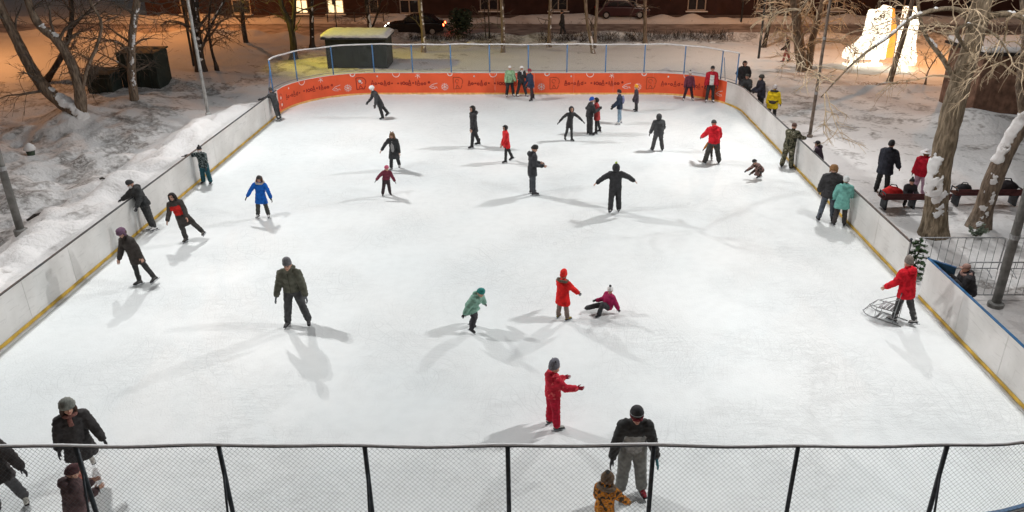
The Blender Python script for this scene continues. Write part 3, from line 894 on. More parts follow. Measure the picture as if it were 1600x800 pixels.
tree('old tree leaning from the orange slope with tangled upper limbs', [(pl(42, (70, 130), (100, 80), (112, 30), (108, -20)), .16, .1), (pl(42, (108, 50), (135, 20), (170, -10)), .07, .03)], 36, M_BARKD, M_TWIGD, sub=9, twigs=6, blen=2.4, fine=.012)

# row of trees before the street
tree('broad black forked tree just left behind the green kiosk', [(pl(50.7, (459, 93), (458, 65), (452, 35), (440, 8), (428, -50)), .24, .14), (pl(50.7, (457, 50), (460, 10), (462, -60)), .15, .1)], 41, M_BARKD, M_TWIGD, sub=5, twigs=3, blen=2.2, fine=.012)
tree('plain dark trunk between the forked tree and the kiosk', [(pl(54.5, (488, 74), (487, 35), (486, 0), (484, -70)), .17, .12)], 42, M_BARKD, M_TWIGD, sub=4, twigs=3, blen=2.0, fine=.012, snow_spots=[(.08, .8, (.6, -.8, .2), .68, .035, 55)])
tree('forked tree behind the snowy kiosk roof before the lit windows', [(pl(56, (578, 62), (577, 35), (572, 5), (570, -50)), .17, .1), (pl(56, (581, 45), (590, 20), (597, -10)), .08, .05)], 43, M_BARKD, M_TWIGD, sub=4, twigs=3, blen=2.0, fine=.012, snow_spots=[(.08, .8, (.6, -.8, .2), .68, .035, 55)])
tree('grey trunk standing right before the dark car', [(pl(52.6, (662, 86), (661, 50), (657, 10), (654, -60)), .16, .11)], 44, M_BARK, M_TWIGD, sub=4, twigs=3, blen=2.0, fine=.012, snow_spots=[(.08, .8, (.6, -.8, .2), .68, .035, 55)])
tree('speckled grey trunk behind the fence straight above the light green jacket', [(pl(52.7, (786, 86), (786, 50), (784, 10), (780, -60)), .15, .1)], 45, M_BARK, M_TWIGD, sub=5, twigs=3, blen=2.0, fine=.012, snow_spots=[(.08, .8, (.6, -.8, .2), .68, .035, 55)])
tree('narrow V-shaped tree with snow-streaked trunks behind the middle of the far fence', [(pl(53, (927, 86), (922, 55), (916, 20), (912, -60)), .14, .09), (pl(53, (929, 75), (931, 40), (933, 0), (934, -60)), .12, .08)], 46, M_BARK, M_TWIGD, sub=4, twigs=3, blen=2.0, fine=.012,
     snow_spots=[(.1, .4, (.5, -1, .1), .55, .05, 50)])
tree('thin speckled tree by the trimmed hedge and the street', [(pl(56.5, (1008, 70), (1008, 30), (1008, -10), (1010, -60)), .14, .1)], 47, M_BARK, M_TWIGD, sub=5, twigs=3, blen=2.2, fine=.012)
tree('dark slender tree in the far row next to the walking passer-by', [(pl(55, (858, 70), (859, 35), (860, 0), (862, -60)), .13, .09)], 48, M_BARK, M_TWIGD, sub=4, twigs=3, blen=2.0, fine=.012, snow_spots=[(.08, .8, (.6, -.8, .2), .68, .035, 55)])
tree('thin dark sapling pair leaning behind the street hedge', [(pl(57.5, (766, 70), (764, 35), (762, 0)), .06, .04), (pl(57.5, (760, 72), (758, 40), (757, 10)), .05, .03)], 49, M_BARKD, M_TWIGD, sub=4, twigs=3, blen=1.4, fine=.012, cat='sapling', name='sapling')

# dark evergreen shrub by the tail lights
def needles(mb, r, c, rx, ry, rz, n, size):
    for _ in range(n):
        while True:
            q = Vector((r.uniform(-1, 1), r.uniform(-1, 1), r.uniform(-1, 1)))
            if q.length < 1: break
        p = Vector(c) + Vector((q.x*rx, q.y*ry, q.z*rz))
        d = Vector((r.gauss(0, 1), r.gauss(0, 1), r.gauss(0, .6))).normalized() * size * r.uniform(.6, 1.3)
        o = d.orthogonal().normalized() * size * .22
        k = len(mb.v)
        mb.v += [tuple(p - d*.5), tuple(p + o), tuple(p + d*.5), tuple(p - o)]
        mb.f.append((k, k+1, k+2, k+3))
M_EVER = mat('evergreen', (.035, .05, .03), rough=.8, var=.4, scale=3)
def shrub(label, c, rx, rz, n, size, seed, material, group='shrubs', stem=True):
    r = random.Random(seed); root = empty('shrub', c, 0, label, 'shrub', group)
    mb = MB()
    for _ in range(7):
        q = Vector((r.uniform(-.6, .6)*rx, r.uniform(-.6, .6)*rx, rz*r.uniform(.5, 1.5)))
        needles(mb, r, q, rx*.6, rx*.6, rz*.55, n // 7, size)
    mb.build('foliage', material, root, fix=False)
    st = MB()
    for _ in range(6):
        st.tube(grow(r, (r.uniform(-.1, .1), r.uniform(-.1, .1), -.1), (r.gauss(0, .4), r.gauss(0, .4), 1), rz*1.6, 0, .1, 5), [.03, .026, .022, .018, .014, .01], 5)
    st.build('stems', M_BARKD, root, fix=False)
    return root
p = ground(722, 62); shrub('dark leafy shrub at the kerb behind the red tail lights', (p[0], p[1], 0), 1.1, 1.2, 1100, .28, 5, M_EVER)

# clipped hedge, dark twigs with snow on top
def hedge(x0, x1, y, h, label, seed):
    r = random.Random(seed)
    root = empty('hedge', ((x0+x1)/2, y, 0), 0, label, 'hedge', 'low hedges along the street')
    mb, sn = MB(), MB(); w = (x1 - x0) / 2
    for _ in range(int((x1-x0) * 90)):
        p = Vector((r.uniform(-w, w), r.gauss(0, .28), r.uniform(0, h * .6)))
        d = Vector((r.gauss(0, .5), r.gauss(0, .5), 1)).normalized() * r.uniform(.25, .5)
        mb.tube([p, p + d*.5 + Vector((r.gauss(0, .04), 0, 0)), p + d], [.014, .011, .006], 3, cap=False)
    for _ in range(int((x1-x0) * 2.2)):
        q = r.uniform(.04, .3)
        sn.ellipsoid((r.uniform(-w, w), r.gauss(0, .4), r.uniform(0, .12)), (q*1.6, q*1.2, q*.6), None, 8, 5)
    tag(mb.build('twigs', M_BARKD, root, fix=False), kind='stuff')
    tag(sn.build('snow_cover', M_SNOW_CAP, root, smooth=True, fix=False), kind='stuff')
a, b = ground(842, 68), ground(1128, 62)
hedge(a[0], 5.9, 57.0, 1.0, 'dark twiggy hedge with snow lumps behind the V-shaped tree', 3)
hedge(6.2, b[0]+.5, 57.3, 1.1, 'dark twiggy hedge with snow lumps by the thin speckled tree', 4)
a = ground(640, 66); hedge(a[0], -3.0, 57.6, .6, 'low sparse hedge under the dark car', 6)

# ------------------------------------------------------------------ street: house, cars, assumed lamps
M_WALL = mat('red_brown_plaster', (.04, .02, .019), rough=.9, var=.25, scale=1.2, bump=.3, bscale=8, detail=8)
M_WALL2 = mat('grey_plinth', (.10, .08, .075), rough=.9, var=.2, scale=2)
M_FRAME = mat('pale_frame', (.42, .36, .32), rough=.6)
M_GLASS = mat('dark_pane', (.02, .02, .025), rough=.1, spec=.6)
M_LIT = mat('lit_pane', (.7, .6, .4), emit=(1.0, .78, .42), estr=1.6)
HY = 70.0
def house():
    root = empty('house', (0, HY, 0), 0, 'long red-brown house with two lit windows beyond the street', 'house')
    x0, x1, Hh, dp = -34.0, 44.0, 8.2, 10.0
    wins = []
    for u0, u1, lit in ((462, 482, 1), (512, 538, 1), (577, 592, 0), (625, 655, 0)):
        wins.append((on_plane(u0, 20, HY).x, on_plane(u1, 20, HY).x, lit, .35))
    for k in range(8): wins.append((-5 + k * 6.0, -3.4 + k * 6.0, 0, .6))
    for k in range(2): wins.append((-31 + k * 4.5, -29.4 + k * 4.5, 0, .35))
    wins.sort()
    top = 2.15
    # wall in bays between the openings
    w = MB(); w2 = MB()
    edges = [x0] + [q for a, b, _, _ in wins for q in (a, b)] + [x1]
    for i in range(0, len(edges), 2):
        w.box(((edges[i]+edges[i+1])/2, dp/2, 2.2), (edges[i+1]-edges[i], dp, 4.4))
    for a, b, l, z in wins:
        w.box(((a+b)/2, dp/2, (z - .0)/2), (b-a-.002, dp-.004, z))
        w.box(((a+b)/2, dp/2, (top + 4.396)/2), (b-a-.002, dp-.004, 4.396-top))
        w.box(((a+b)/2, dp/2+.2, (z+top)/2), (b-a-.002, dp-.4, top-z-.004))
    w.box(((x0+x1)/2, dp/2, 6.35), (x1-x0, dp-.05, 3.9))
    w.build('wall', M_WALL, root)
    MB().box(((x0+x1)/2, -.06, .0), (x1-x0, .1, .5)).build('plinth', M_WALL2, root)
    MB().box(((x0+x1)/2, -.08, 4.5), (x1-x0, .2, .16)).build('string_course', M_WALL2, root)
    rf = MB(); rf.prism([(x0-.4, -.5, 8.3), (x0-.4, dp+.5, 8.3), (x0-.4, dp/2, 11.2)], (x1-x0+.8, 0, 0)); rf.build('roof', M_SNOW_CAP, root)
    def window(a, b, z0, z1, lit, y=0.0):
        g = MB().box(((a+b)/2, y + .14, (z0+z1)/2), (b-a-.01, .02, z1-z0-.01)).build('window', M_LIT if lit else M_GLASS, root)
        f = MB(); t = .09
        f.box(((a+b)/2, y+.08, z1-t/2), (b-a, .09, t)); f.box(((a+b)/2, y+.08, z0+t/2), (b-a, .09, t))
        for q in (a+t/2, (a+b)/2 if b-a > 1.0 else None, b-t/2):
            if q is not None: f.box((q, y+.082, (z0+z1)/2), (t, .088, z1-z0-.01))
        f.box(((a+b)/2, y+.084, z0+(z1-z0)*.62), (b-a-.01, .08, .06))
        f.build('frame', M_FRAME, g)
        MB().box(((a+b)/2, y-.08, z0-.05), (b-a+.3, .3, .07)).build('sill', M_SNOW_CAP, g)
    for a, b, l, z in wins: window(a, b, z, top, l)
    for a, b, l, z in wins: window(a, b, 5.2, 7.0, 0, -.13)
house()

def car(x, y, rz, label, paint, lights=True, snow=False):
    root = empty('car', (x, y, gz(x, y)), rz, label, 'car', 'cars on the street')
    # x forward, profile in x,z
    W = 1.78
    lower = [(-2.25, .35), (-2.28, .62), (-2.2, .9), (-1.4, .98), (.9, .95), (1.75, .86), (2.2, .72), (2.28, .5), (2.22, .3), (1.75, .22), (-1.8, .22)]
    cab = [(-1.75, .95), (-1.25, 1.4), (-.85, 1.47), (.15, 1.47), (.45, 1.38), (1.05, .93)]
    b = MB().prism([(px, -W/2, pz) for px, pz in lower], (0, W, 0)).build('body', paint, root); bevel_mod(b, .09, 3)
    c = MB().prism([(px, -W/2+.12, pz) for px, pz in cab], (0, W-.24, 0)).build('cabin', paint, root); bevel_mod(c, .08, 3)
    for sd in (-1, 1):
        yy = sd * (W/2 - .105)
        for poly in ([(-1.35, 1.0), (-1.12, 1.34), (-.5, 1.38), (-.5, 1.0)], [(-.42, 1.0), (-.42, 1.38), (.15, 1.38), (.72, 1.0)]):
            MB().prism([(px, yy, pz) for px, pz in poly], (0, sd * .012, 0)).build('side_window', M_GLASS, c)
        for wx in (-1.4, 1.4):
            wh = MB().tube([(wx, sd*(W/2-.2), .31), (wx, sd*(W/2+.005), .31)], .31, 18).build('wheel', mat('tyre', (.015, .015, .016), rough=.9), root)
            MB().tube([(wx, sd*(W/2+.006), .31), (wx, sd*(W/2+.02), .31)], .19, 12).build('rim', M_STEEL, wh)
        MB().ellipsoid((2.19, sd*.62, .66), (.08, .19, .09), None, 10, 6).build('headlight', mat('headlight_lit' if lights else 'headlight_off', (.8, .8, .8), emit=(1, .93, .8), estr=14 if lights else 0), root)
        MB().ellipsoid((-2.22, sd*.65, .76), (.08, .18, .1), None, 10, 6).build('tail_light', mat('tail_lit' if lights else 'tail_off', (.4, .02, .02), emit=(1, .07, .02), estr=26 if lights else 0), root)
        MB().ellipsoid((.72, sd*(W/2+.08), .98), (.07, .11, .08), None, 8, 6).build('mirror', paint, root)
    MB().prism([(.5, -W/2+.2, 1.375), (1.03, -W/2+.2, .965), (1.06, -W/2+.2, .985), (.53, -W/2+.2, 1.395)], (0, W-.4, 0)).build('windscreen', M_GLASS, c)
    MB().prism([(-1.28, -W/2+.2, 1.395), (-1.76, -W/2+.2, .965), (-1.79, -W/2+.2, .985), (-1.31, -W/2+.2, 1.415)], (0, W-.4, 0)).build('rear_window', M_GLASS, c)
    MB().box((2.27, 0, .42), (.02, .52, .12)).build('number_plate', M_WHITE_RAIL, root)
    if snow:
        s = MB()
        s.prism([(-1.3, -W/2+.16, 1.46), (-1.2, -W/2+.16, 1.58), (.1, -W/2+.16, 1.6), (.45, -W/2+.16, 1.44)], (0, W-.32, 0))
        s.prism([(1.1, -W/2+.1, .95), (1.15, -W/2+.1, 1.02), (1.9, -W/2+.1, .93), (2.1, -W/2+.1, .8)], (0, W-.2, 0))
        bevel_mod(s.build('roof_snow', M_SNOW_CAP, root), .05)
    return root
M_CARB = mat('black_car_paint', (.012, .012, .014), rough=.25, spec=.6, var=.1)
M_CARG = mat('dark_red_car_paint', (.05, .015, .02), rough=.3, spec=.6, var=.1)
p = ground(650, 50); car(p[0], 62.2, R(180), 'black car with glowing tail lights driving along the street', M_CARB)
q = on_plane(972, 10, 68.2); car(q.x, 68.0, R(0), 'parked dark car with snow on its roof at the house wall', M_CARG, lights=False, snow=True)

def assumed_lamp(x, y, label, col, power, H=7.5, arm=(0, -1.4), cone=None, aim=None):
    z = gz(x, y)
    root = empty('assumed_lamp', (x, y, z), 0, label, 'street lamp', 'assumed lamps')
    MB().tube([(0, 0, -.2), (0, 0, H*.6), (0, 0, H)], [.08, .06, .045], 8).build('pole', M_DARK_STEEL, root, smooth=True)
    e = Vector((arm[0], arm[1], H + .25))
    MB().tube([(0, 0, H - .05), (arm[0]*.3, arm[1]*.3, H + .2), e], .03, 6).build('arm', M_DARK_STEEL, root)
    hd = MB().ellipsoid(e, (.3, .3, .12), None, 12, 6).build('lamp_head', M_DARK_STEEL, root, smooth=True)
    MB().ellipsoid(e + Vector((0, 0, -.08)), (.2, .2, .08), None, 10, 6).build('lamp_glass', mat('glass_%.2f_%.2f' % (col[1], col[2]), (.8, .7, .5), emit=col, estr=20), hd)
    ld = bpy.data.lights.new('assumed_lamp_light', 'SPOT' if cone else 'POINT')
    if cone: ld.spot_size = R(cone); ld.spot_blend = .9
    ld.energy = power; ld.color = col; ld.shadow_soft_size = .15
    lo = bpy.data.objects.new('assumed_lamp_light', ld); C.objects.link(lo); lo.parent = root; lo.location = e + Vector((0, 0, -.3))
    if aim: lo.rotation_euler = (Vector(aim) - Vector((x, y, z)) - lo.location).to_track_quat('-Z', 'Y').to_euler()
    return root
assumed_lamp(-36, 46, 'assumed sodium street lamp over the orange-lit slope beyond the bins', (1.0, .42, .13), 3300, arm=(1.6, -.4))  # assumed source of the orange light on this slope
assumed_lamp(-27.5, 63.0, 'assumed sodium street lamp on the pavement near the lit windows', (1.0, .38, .10), 3200)  # assumed source of the pinkish light on the snow before the house
assumed_lamp(-20.6, 46.9, 'assumed yellow-green park lamp hidden behind the thick dark tree', (1.0, .82, .06), 3400, H=7.6, arm=(.5, .3), cone=66, aim=(-11.8, 48.6, 1.8))  # assumed source of the yellow light on the kiosk roof
assumed_lamp(14.2, 50.5, 'added white park lamp between the far fence corner and the twin-trunk tree', (1.0, .84, .72), 1700, H=8.6, arm=(-1.2, -.8))  # added to brighten the snow behind the far fence
assumed_lamp(27.5, 49.5, 'assumed sodium park lamp behind the wooden shed', (1.0, .40, .10), 2800, arm=(-1.4, -.4))  # assumed source of the orange ground light near the sculpture
assumed_lamp(17.0, 66.9, 'assumed sodium street lamp at the far kerb by the hedge', (1.0, .45, .18), 500)  # weak assumed lamp, warms the far side of the street

# pavement railing and a road sign in front of the lit windows
root = empty('pavement_railing', (0, 0, 0), 0, 'low dark railing along the pavement before the lit windows', 'railing')
for u in (446, 513, 555, 600):
    p = on_plane(u, 40, 66.9); MB().tube([(p.x, 66.9, -.1), (p.x, 66.9, .9)], .04, 6).build('post', M_DARK_STEEL, root)
a, b = on_plane(430, 30, 66.9).x, on_plane(600, 30, 66.9).x
for z in (.5, .82): MB().tube([(a, 66.9, z), (b, 66.9, z)], .03, 6).build('rail', M_DARK_STEEL, root)
p = ground(526, 44)
root = empty('road_sign', (p[0], p[1], 0), 0, 'road sign on a thin dark post before the lit window', 'road sign')
MB().tube([(0, 0, -.1), (0, 0, 3.4)], .04, 8).build('post', M_DARK_STEEL, root)
MB().tube([(0, -.05, 2.9), (0, -.08, 2.9)], .3, 20).build('sign_plate', M_DARK_STEEL, root)
MB().box((0, -.05, 2.1), (.3, .03, .55)).build('small_plate', M_DARK_STEEL, root)

# ------------------------------------------------------------------ kiosk and bins
def kiosk():
    a, b = on_plane(512, 106, 47.6), on_plane(606, 106, 47.6)
    w, cx = b.x - a.x, (a.x + b.x) / 2
    root = empty('kiosk', (cx, 48.6, .0), 0, 'dark green metal kiosk with thick yellowish snow on its roof', 'kiosk')
    M_G = mat('dark_green_metal', (.03, .038, .034), rough=.6, var=.25, scale=2)
    h = 1.85
    bd = MB().box((0, 0, h/2), (w, 2.0, h)).build('cabin', M_G, root); bevel_mod(bd, .02)
    for i in range(9):
        q = -w/2 + w * (i + .5) / 9
        MB().box((q, -1.012, h*.48), (w/9 - .05, .02, h*.86)).build('wall_panel', M_G, bd)
    MB().box((0, -.1, h + .06), (w + .3, 2.5, .1)).build('roof', M_DARK_STEEL, root)
    s = MB(); n = 16; r = random.Random(2)
    for i in range(n + 1):
        x = -w/2 - .16 + (w + .32) * i / n
        e = .75 if i in (0, n) else 1
        k = len(s.v)
        for yy, zz in ((-1.33, h+.115), (-1.36, h+.24*e), (-1.2, h+.34*e), (-.3, h+.42*e), (.6, h+.42*e), (1.12, h+.34*e), (1.2, h+.115)):
            s.v.append((x, yy + r.uniform(-.03, .03), zz + r.uniform(-.035, .035)))
        if i:
            for j in range(6): s.f.append((k-7+j, k+j, k+j+1, k-7+j+1))
    s.f.append(tuple(range(7))); s.f.append(tuple(range(n*7, n*7+7)))
    s.build('roof_snow', M_SNOW_CAP, root, smooth=True)
kiosk()

M_BIN = mat('black_green_bin', (.018, .026, .022), rough=.6, var=.3, scale=3)
def bin_(x0, x1, y, h, d, label, lid_tilt=6):
    cx = (x0+x1)/2; z = gz(cx, y)
    root = empty('waste_container', (cx, y + d/2, min(z, .15)), 0, label, 'waste container', 'dark waste containers')
    w = x1 - x0
    m = MB(); m.prism([(-w/2, -d/2, 0), (w/2, -d/2, 0), (w/2+.05, -d/2-.05, h), (-w/2-.05, -d/2-.05, h)], (0, d, 0))
    b = m.build('bin_body', M_BIN, root); bevel_mod(b, .03)
    for q in (-.3, 0, .3): MB().box((q*w, -d/2-.06, h*.45), (.06, .04, h*.8)).build('rib', M_BIN, b)
    MB().box((0, 0, h + .05), (w + .16, d + .16, .07), Matrix.Rotation(R(lid_tilt), 3, 'X')).build('lid', M_BIN, root)
    for sx in (-1, 1):
        MB().tube([(sx*w*.4-.03, -d/2+.1, -.0), (sx*w*.4+.03, -d/2+.1, 0)], .09, 10).build('wheel', M_BIN, root)
bin_(on_plane(133, 120, 39.5).x, on_plane(178, 150, 39.5).x, 39.5, 1.25, 1.1, 'low dark waste container half sunk behind the snow mound')
bin_(on_plane(190, 120, 40.5).x, on_plane(252, 150, 40.5).x, 40.5, 2.1, 1.6, 'tall square dark waste container behind the straight dark trunk', 2)

# snow-capped litter urn on the left snow
p = ground(51, 249); z = gz(*p)
root = empty('litter_urn', (p[0], p[1], z), 0, 'small green litter urn with a pointed cap of snow on the open snow', 'litter bin')
MB().tube([(0, 0, -.3), (0, 0, .06), (0, 0, .2)], [.12, .14, .17], 12).build('urn', mat('old_green_paint', (.05, .075, .05), rough=.7), root, smooth=True)
MB().tube([(0, 0, .2), (0, 0, .25), (0, 0, .38), (0, 0, .47), (0, 0, .5)], [.2, .23, .18, .08, .02], 12).build('snow_cap', M_SNOW_CAP, root, smooth=True)

# dark planks lying on the left snow
for (u0, v0), (u1, v1), lab in (((48, 364), (76, 355), 'dark wet plank lying on the lumpy snow near the grey pole'), ((158, 289), (167, 287), 'broken dark branch stub poking from the ploughed snow')):
    a, b = ground(u0, v0), ground(u1, v1); za = gz(*a) + .03; zb = gz(*b) + .03
    o = MB().tube([(a[0], a[1], za), ((a[0]+b[0])/2, (a[1]+b[1])/2, (za+zb)/2 + .05), (b[0], b[1], zb)], [(.05, .03), (.09, .03), (.05, .03)], 6).build('plank' if 'plank' in lab else 'branch_stub', M_BARKD)
    tag(o, lab, 'plank' if 'plank' in lab else 'branch')

# ------------------------------------------------------------------ glowing skate sculpture
def sculpture():
    M_GLOW = mat('led_net', (.8, .8, .75), emit=(1.0, .90, .70), estr=1.5)
    nt = M_GLOW.node_tree; bs = nt.nodes['Principled BSDF']
    vo = nt.nodes.new('ShaderNodeTexVoronoi'); vo.inputs['Scale'].default_value = 9
    tcg = nt.nodes.new('ShaderNodeTexCoord'); nt.links.new(tcg.outputs['Object'], vo.inputs['Vector'])
    mr = nt.nodes.new('ShaderNodeMapRange'); mr.inputs['From Min'].default_value = .1; mr.inputs['From Max'].default_value = .55; mr.inputs['To Min'].default_value = 6.0; mr.inputs['To Max'].default_value = .8
    nt.links.new(vo.outputs['Distance'], mr.inputs['Value']); nt.links.new(mr.outputs['Result'], bs.inputs['Emission Strength'])
    M_GLOWD = mat('led_gap', (.25, .18, .08), rough=.6)
    M_ORG = mat('orange_glow_sheet', (.6, .25, .05), emit=(1.0, .36, .04), estr=.8)
    prof = [(-1.45, .42), (-1.5, .75), (-1.3, 1.05), (-.75, 1.35), (-.4, 1.75), (-.32, 2.6), (-.28, 3.25), (-.05, 3.32), (.15, 3.28), (.42, 3.36), (.6, 3.55), (.78, 3.55), (.84, 3.3), (.95, 2.5), (1.0, 1.8), (.95, 1.2), (.98, .42)]
    for (u, v, Y, rz, lab) in ((1352, 108, 48.4, R(6), 'big glowing white skate boot made of fairy lights, toe pointing to the rink'),
                               (1408, 112, 47.6, R(78), 'second glowing skate boot of fairy lights turned end-on behind the slim leaning trunk')):
        p = on_plane(u, v, Y); z = .1
        root = empty('light_sculpture', (p.x, Y, gz(p.x, Y)), rz, lab, 'light sculpture', 'glowing skate boots')
        th = .85
        b = MB().prism([(x, -th/2, zz) for x, zz in prof], (0, th, 0)).build('boot_shell', M_GLOW, root); bevel_mod(b, .12, 3)
        # seams and motifs: darker spots in the net of lights
        for sd in (-1, 1):
            y = sd * (th/2 + .012)
            mm = MB()
            for cx, cz, r0, a0, a1 in ((.25, 2.98, .16, -60, 200), (.25, 2.98, .08, 0, 330), (-.1, 2.9, .1, 180, 380), (.6, 3.38, .1, 0, 180), (-.12, 3.2, .1, 30, 180)):
                q = [(cx + r0*math.cos(R(a0+(a1-a0)*i/9)), y, cz + r0*math.sin(R(a0+(a1-a0)*i/9))) for i in range(10)]
                mm.tube(q, .034, 5)
            tag(mm.build('scroll_motif', M_GLOWD, root), kind='stuff')
            rr = random.Random(4)
            sp = MB()
            for _ in range(60):
                xx, zz = rr.uniform(-.25, .85), rr.uniform(.9, 3.0)
                sp.box((xx, y, zz), (rr.uniform(.03, .1), .02, rr.uniform(.02, .06)), Matrix.Rotation(rr.uniform(0, 3), 3, 'Y'))
            tag(sp.build('dark_specks', M_GLOWD, root), kind='stuff')
            MB().ellipsoid((-1.05, y, .85), (.13, .02, .07), None, 10, 6).build('toe_star', mat('gold', (.5, .33, .05), rough=.4), root)
        for i in range(6):
            zz = 1.65 + i * .26
            MB().tube([(-.36, -.2, zz), (-.48, 0, zz + .06), (-.36, .2, zz + .1)], .035, 6).build('lace', M_GLOW, root)
        bl = MB(); bl.prism([(-1.35, -.05, .0), (-1.6, -.05, .16), (-1.5, -.05, .2), (-1.3, -.05, .14), (1.0, -.05, .14), (1.05, -.05, .0)], (0, .1, 0)); bl.build('blade', M_GLOW, root)
        for q in (-.85, .55): MB().box((q, 0, .29), (.4, .16, .27)).build('blade_post', M_GLOW, root)
        MB().prism([(.93, -th/2+.1, .5), (1.0, -th/2+.1, 1.8), (.82, -th/2+.1, 3.4), (1.0, -th/2+.1, 3.4), (1.5, -th/2+.1, 1.8), (1.5, -th/2+.1, .5)], (0, th-.2, 0)).build('orange_glow_panel', M_ORG, root)  # glowing panel added for the orange-lit backdrop between the boots
sculpture()

# ------------------------------------------------------------------ shed on the right
def shed():
    a = on_plane(1517, 182, 36.4)
    root = empty('wooden_shed', (a.x + 2.6, 38.0, 0), 0, 'brown wooden shed with snow on its roof behind the big leaning tree', 'shed')
    M_W = mat('brown_boards', (.17, .10, .07), rough=.9, var=.35, scale=3, detail=8)
    M_WD = mat('black_boards', (.03, .025, .022), rough=.9, var=.35, scale=3)
    w, d, h = 5.2, 3.2, 2.9
    MB().box((0, 0, h/2 - .1), (w - .06, d - .06, h + .2)).build('wall_core', M_WD, root)
    n = 18
    for i in range(n):
        q = -w/2 + w*(i+.5)/n
        MB().box((q, -d/2 - .008 + rnd.uniform(-.006, .006), h/2 - .1), (w/n - .012, .04, h + .2)).build('plank', M_W if i < 9 else M_WD, root)
    for i in range(11):
        q = -d/2 + d*(i+.5)/11
        MB().box((-w/2 - .008 + rnd.uniform(-.006, .006), q, h/2 - .1), (.04, d/11 - .012, h + .2)).build('plank', M_W, root)
    rf = MB().box((0, 0, h + .1), (w + .5, d + .5, .12)).build('roof', M_WD, root)
    s = MB().box((0, 0, h + .30), (w + .42, d + .42, .27)).build('roof_snow', M_SNOW_CAP, root); bevel_mod(s, .11, 4)
shed()

# ------------------------------------------------------------------ bench, barriers and gate on the right
def bench(x0, x1, y, label):
    L = x1 - x0; cx = (x0+x1)/2; z = gz(cx, y)
    root = empty('park_bench', (cx, y, z), 0, label, 'bench', 'dark red benches')
    M_B = mat('dark_red_wood', (.075, .022, .022), rough=.7, var=.35, scale=4)
    for i in range(4): bevel_mod(MB().box((0, .12 + i*.125, .36), (L, .11, .035)).build('seat_slat', M_B, root), .006)
    for i in range(2): bevel_mod(MB().box((0, -.02 - i*.03, .44 + i*.12), (L, .03, .105)).build('back_slat', M_B, root), .006)
    for q in (-L/2+.15, 0, L/2-.15):
        MB().box((q, .3, .15), (.06, .42, .38)).build('leg', M_DARK_STEEL, root)
        MB().tube([(q, .08, .25), (q, .01, .45), (q, -.03, .6)], .022, 6).build('back_support', M_DARK_STEEL, root)
    for q in (-L/2+.05, L/2-.05): MB().tube([(q, -.03, .54), (q, .2, .56), (q, .5, .55), (q, .52, .36)], .025, 6).build('armrest', M_DARK_STEEL, root)
    s = MB(); s.ellipsoid((.0, .3, .385), (L*.32, .2, .05), None, 14, 6); s.build('seat_snow', M_SNOW_CAP, root, smooth=True)
    return root
bench(11.6, 13.8, 24.3, 'dark red bench between the rink board and the big leaning tree, with bags on it')
bench(14.0, 16.25, 24.3, 'dark red bench right of the stout dark-barked tree')
def bag(x, y, z, s, label, col, seed):
    r = random.Random(seed)
    root = empty('bag', (x, y, z), r.uniform(-.5, .5), label, 'bag', 'bags left on the benches')
    m = MB(); m.ellipsoid((0, 0, s*.5), (s*.85, s*.5, s*.55), None, 14, 9)
    me = m.mesh('sack', True)
    for v in me.vertices:
        v.co += Vector(mnoise.noise_vector(v.co * (3 / s) + Vector((seed, 0, 0)))) * s * .12
        v.co.z = max(v.co.z, .0)
    link('sack', me, root, cloth(col))
    MB().tube([(-s*.4, 0, s*.9), (-s*.2, 0, s*1.2), (s*.2, 0, s*1.2), (s*.4, 0, s*.88)], s*.05, 6).build('strap', cloth((.02, .02, .02)), root)
zb = gz(12, 24.3) + .38
bag(11.97, 24.6, zb, .38, 'bright red bag on the bench end near the rink board', (.6, .03, .03), 1)
bag(13.6, 24.6, zb, .34, 'dark bag on the bench hidden behind the big leaning tree', (.03, .03, .035), 2)
zb = gz(15.2, 24.3) + .38
bag(14.35, 24.6, zb, .3, 'black bag on the bench next to the stout dark tree', (.025, .025, .03), 3)
bag(15.75, 24.6, zb, .42, 'large black bag on the far end of the long bench', (.03, .025, .03), 4)

def crowd_barrier(x0, x1, y, label, n, rz=0.0, h=1.1):
    L = x1 - x0; z = gz((x0+x1)/2, y)
    root = empty('crowd_barrier', (x0, y, z), rz, label, 'barrier', 'steel crowd barriers')
    r = .1
    pts = [(0, 0, .12), (0, 0, h-r), (.03, 0, h-.03), (r, 0, h), (L-r, 0, h), (L-.03, 0, h-.03), (L, 0, h-r), (L, 0, .12)]
    MB().tube(pts, .019, 8).build('frame', M_STEEL, root, smooth=True)
    MB().tube([(.0, 0, .16), (L, 0, .16)], .016, 6).build('lower_rail', M_STEEL, root)
    for i in range(n):
        q = L * (i + 1) / (n + 1)
        MB().tube([(q, 0, .16), (q, 0, h)], .0085, 6).build('bar', M_STEEL, root)
    for q in (.3, L - .3):
        MB().tube([(q, -.32, .01), (q, -.25, .05), (q, 0, .14), (q, .25, .05), (q, .32, .01)], .015, 6).build('foot', M_STEEL, root)
    return root
crowd_barrier(10.5, 12.92, 19.57, 'steel crowd barrier beside the open rink gate at the foot of the big tree', 10)
crowd_barrier(13.0, 15.4, 19.57, 'steel crowd barrier farther along the row before the stout tree', 10)
crowd_barrier(11.04, 13.3, 17.95, 'steel crowd barrier round the foot of the thick grey floodlight pole', 10)

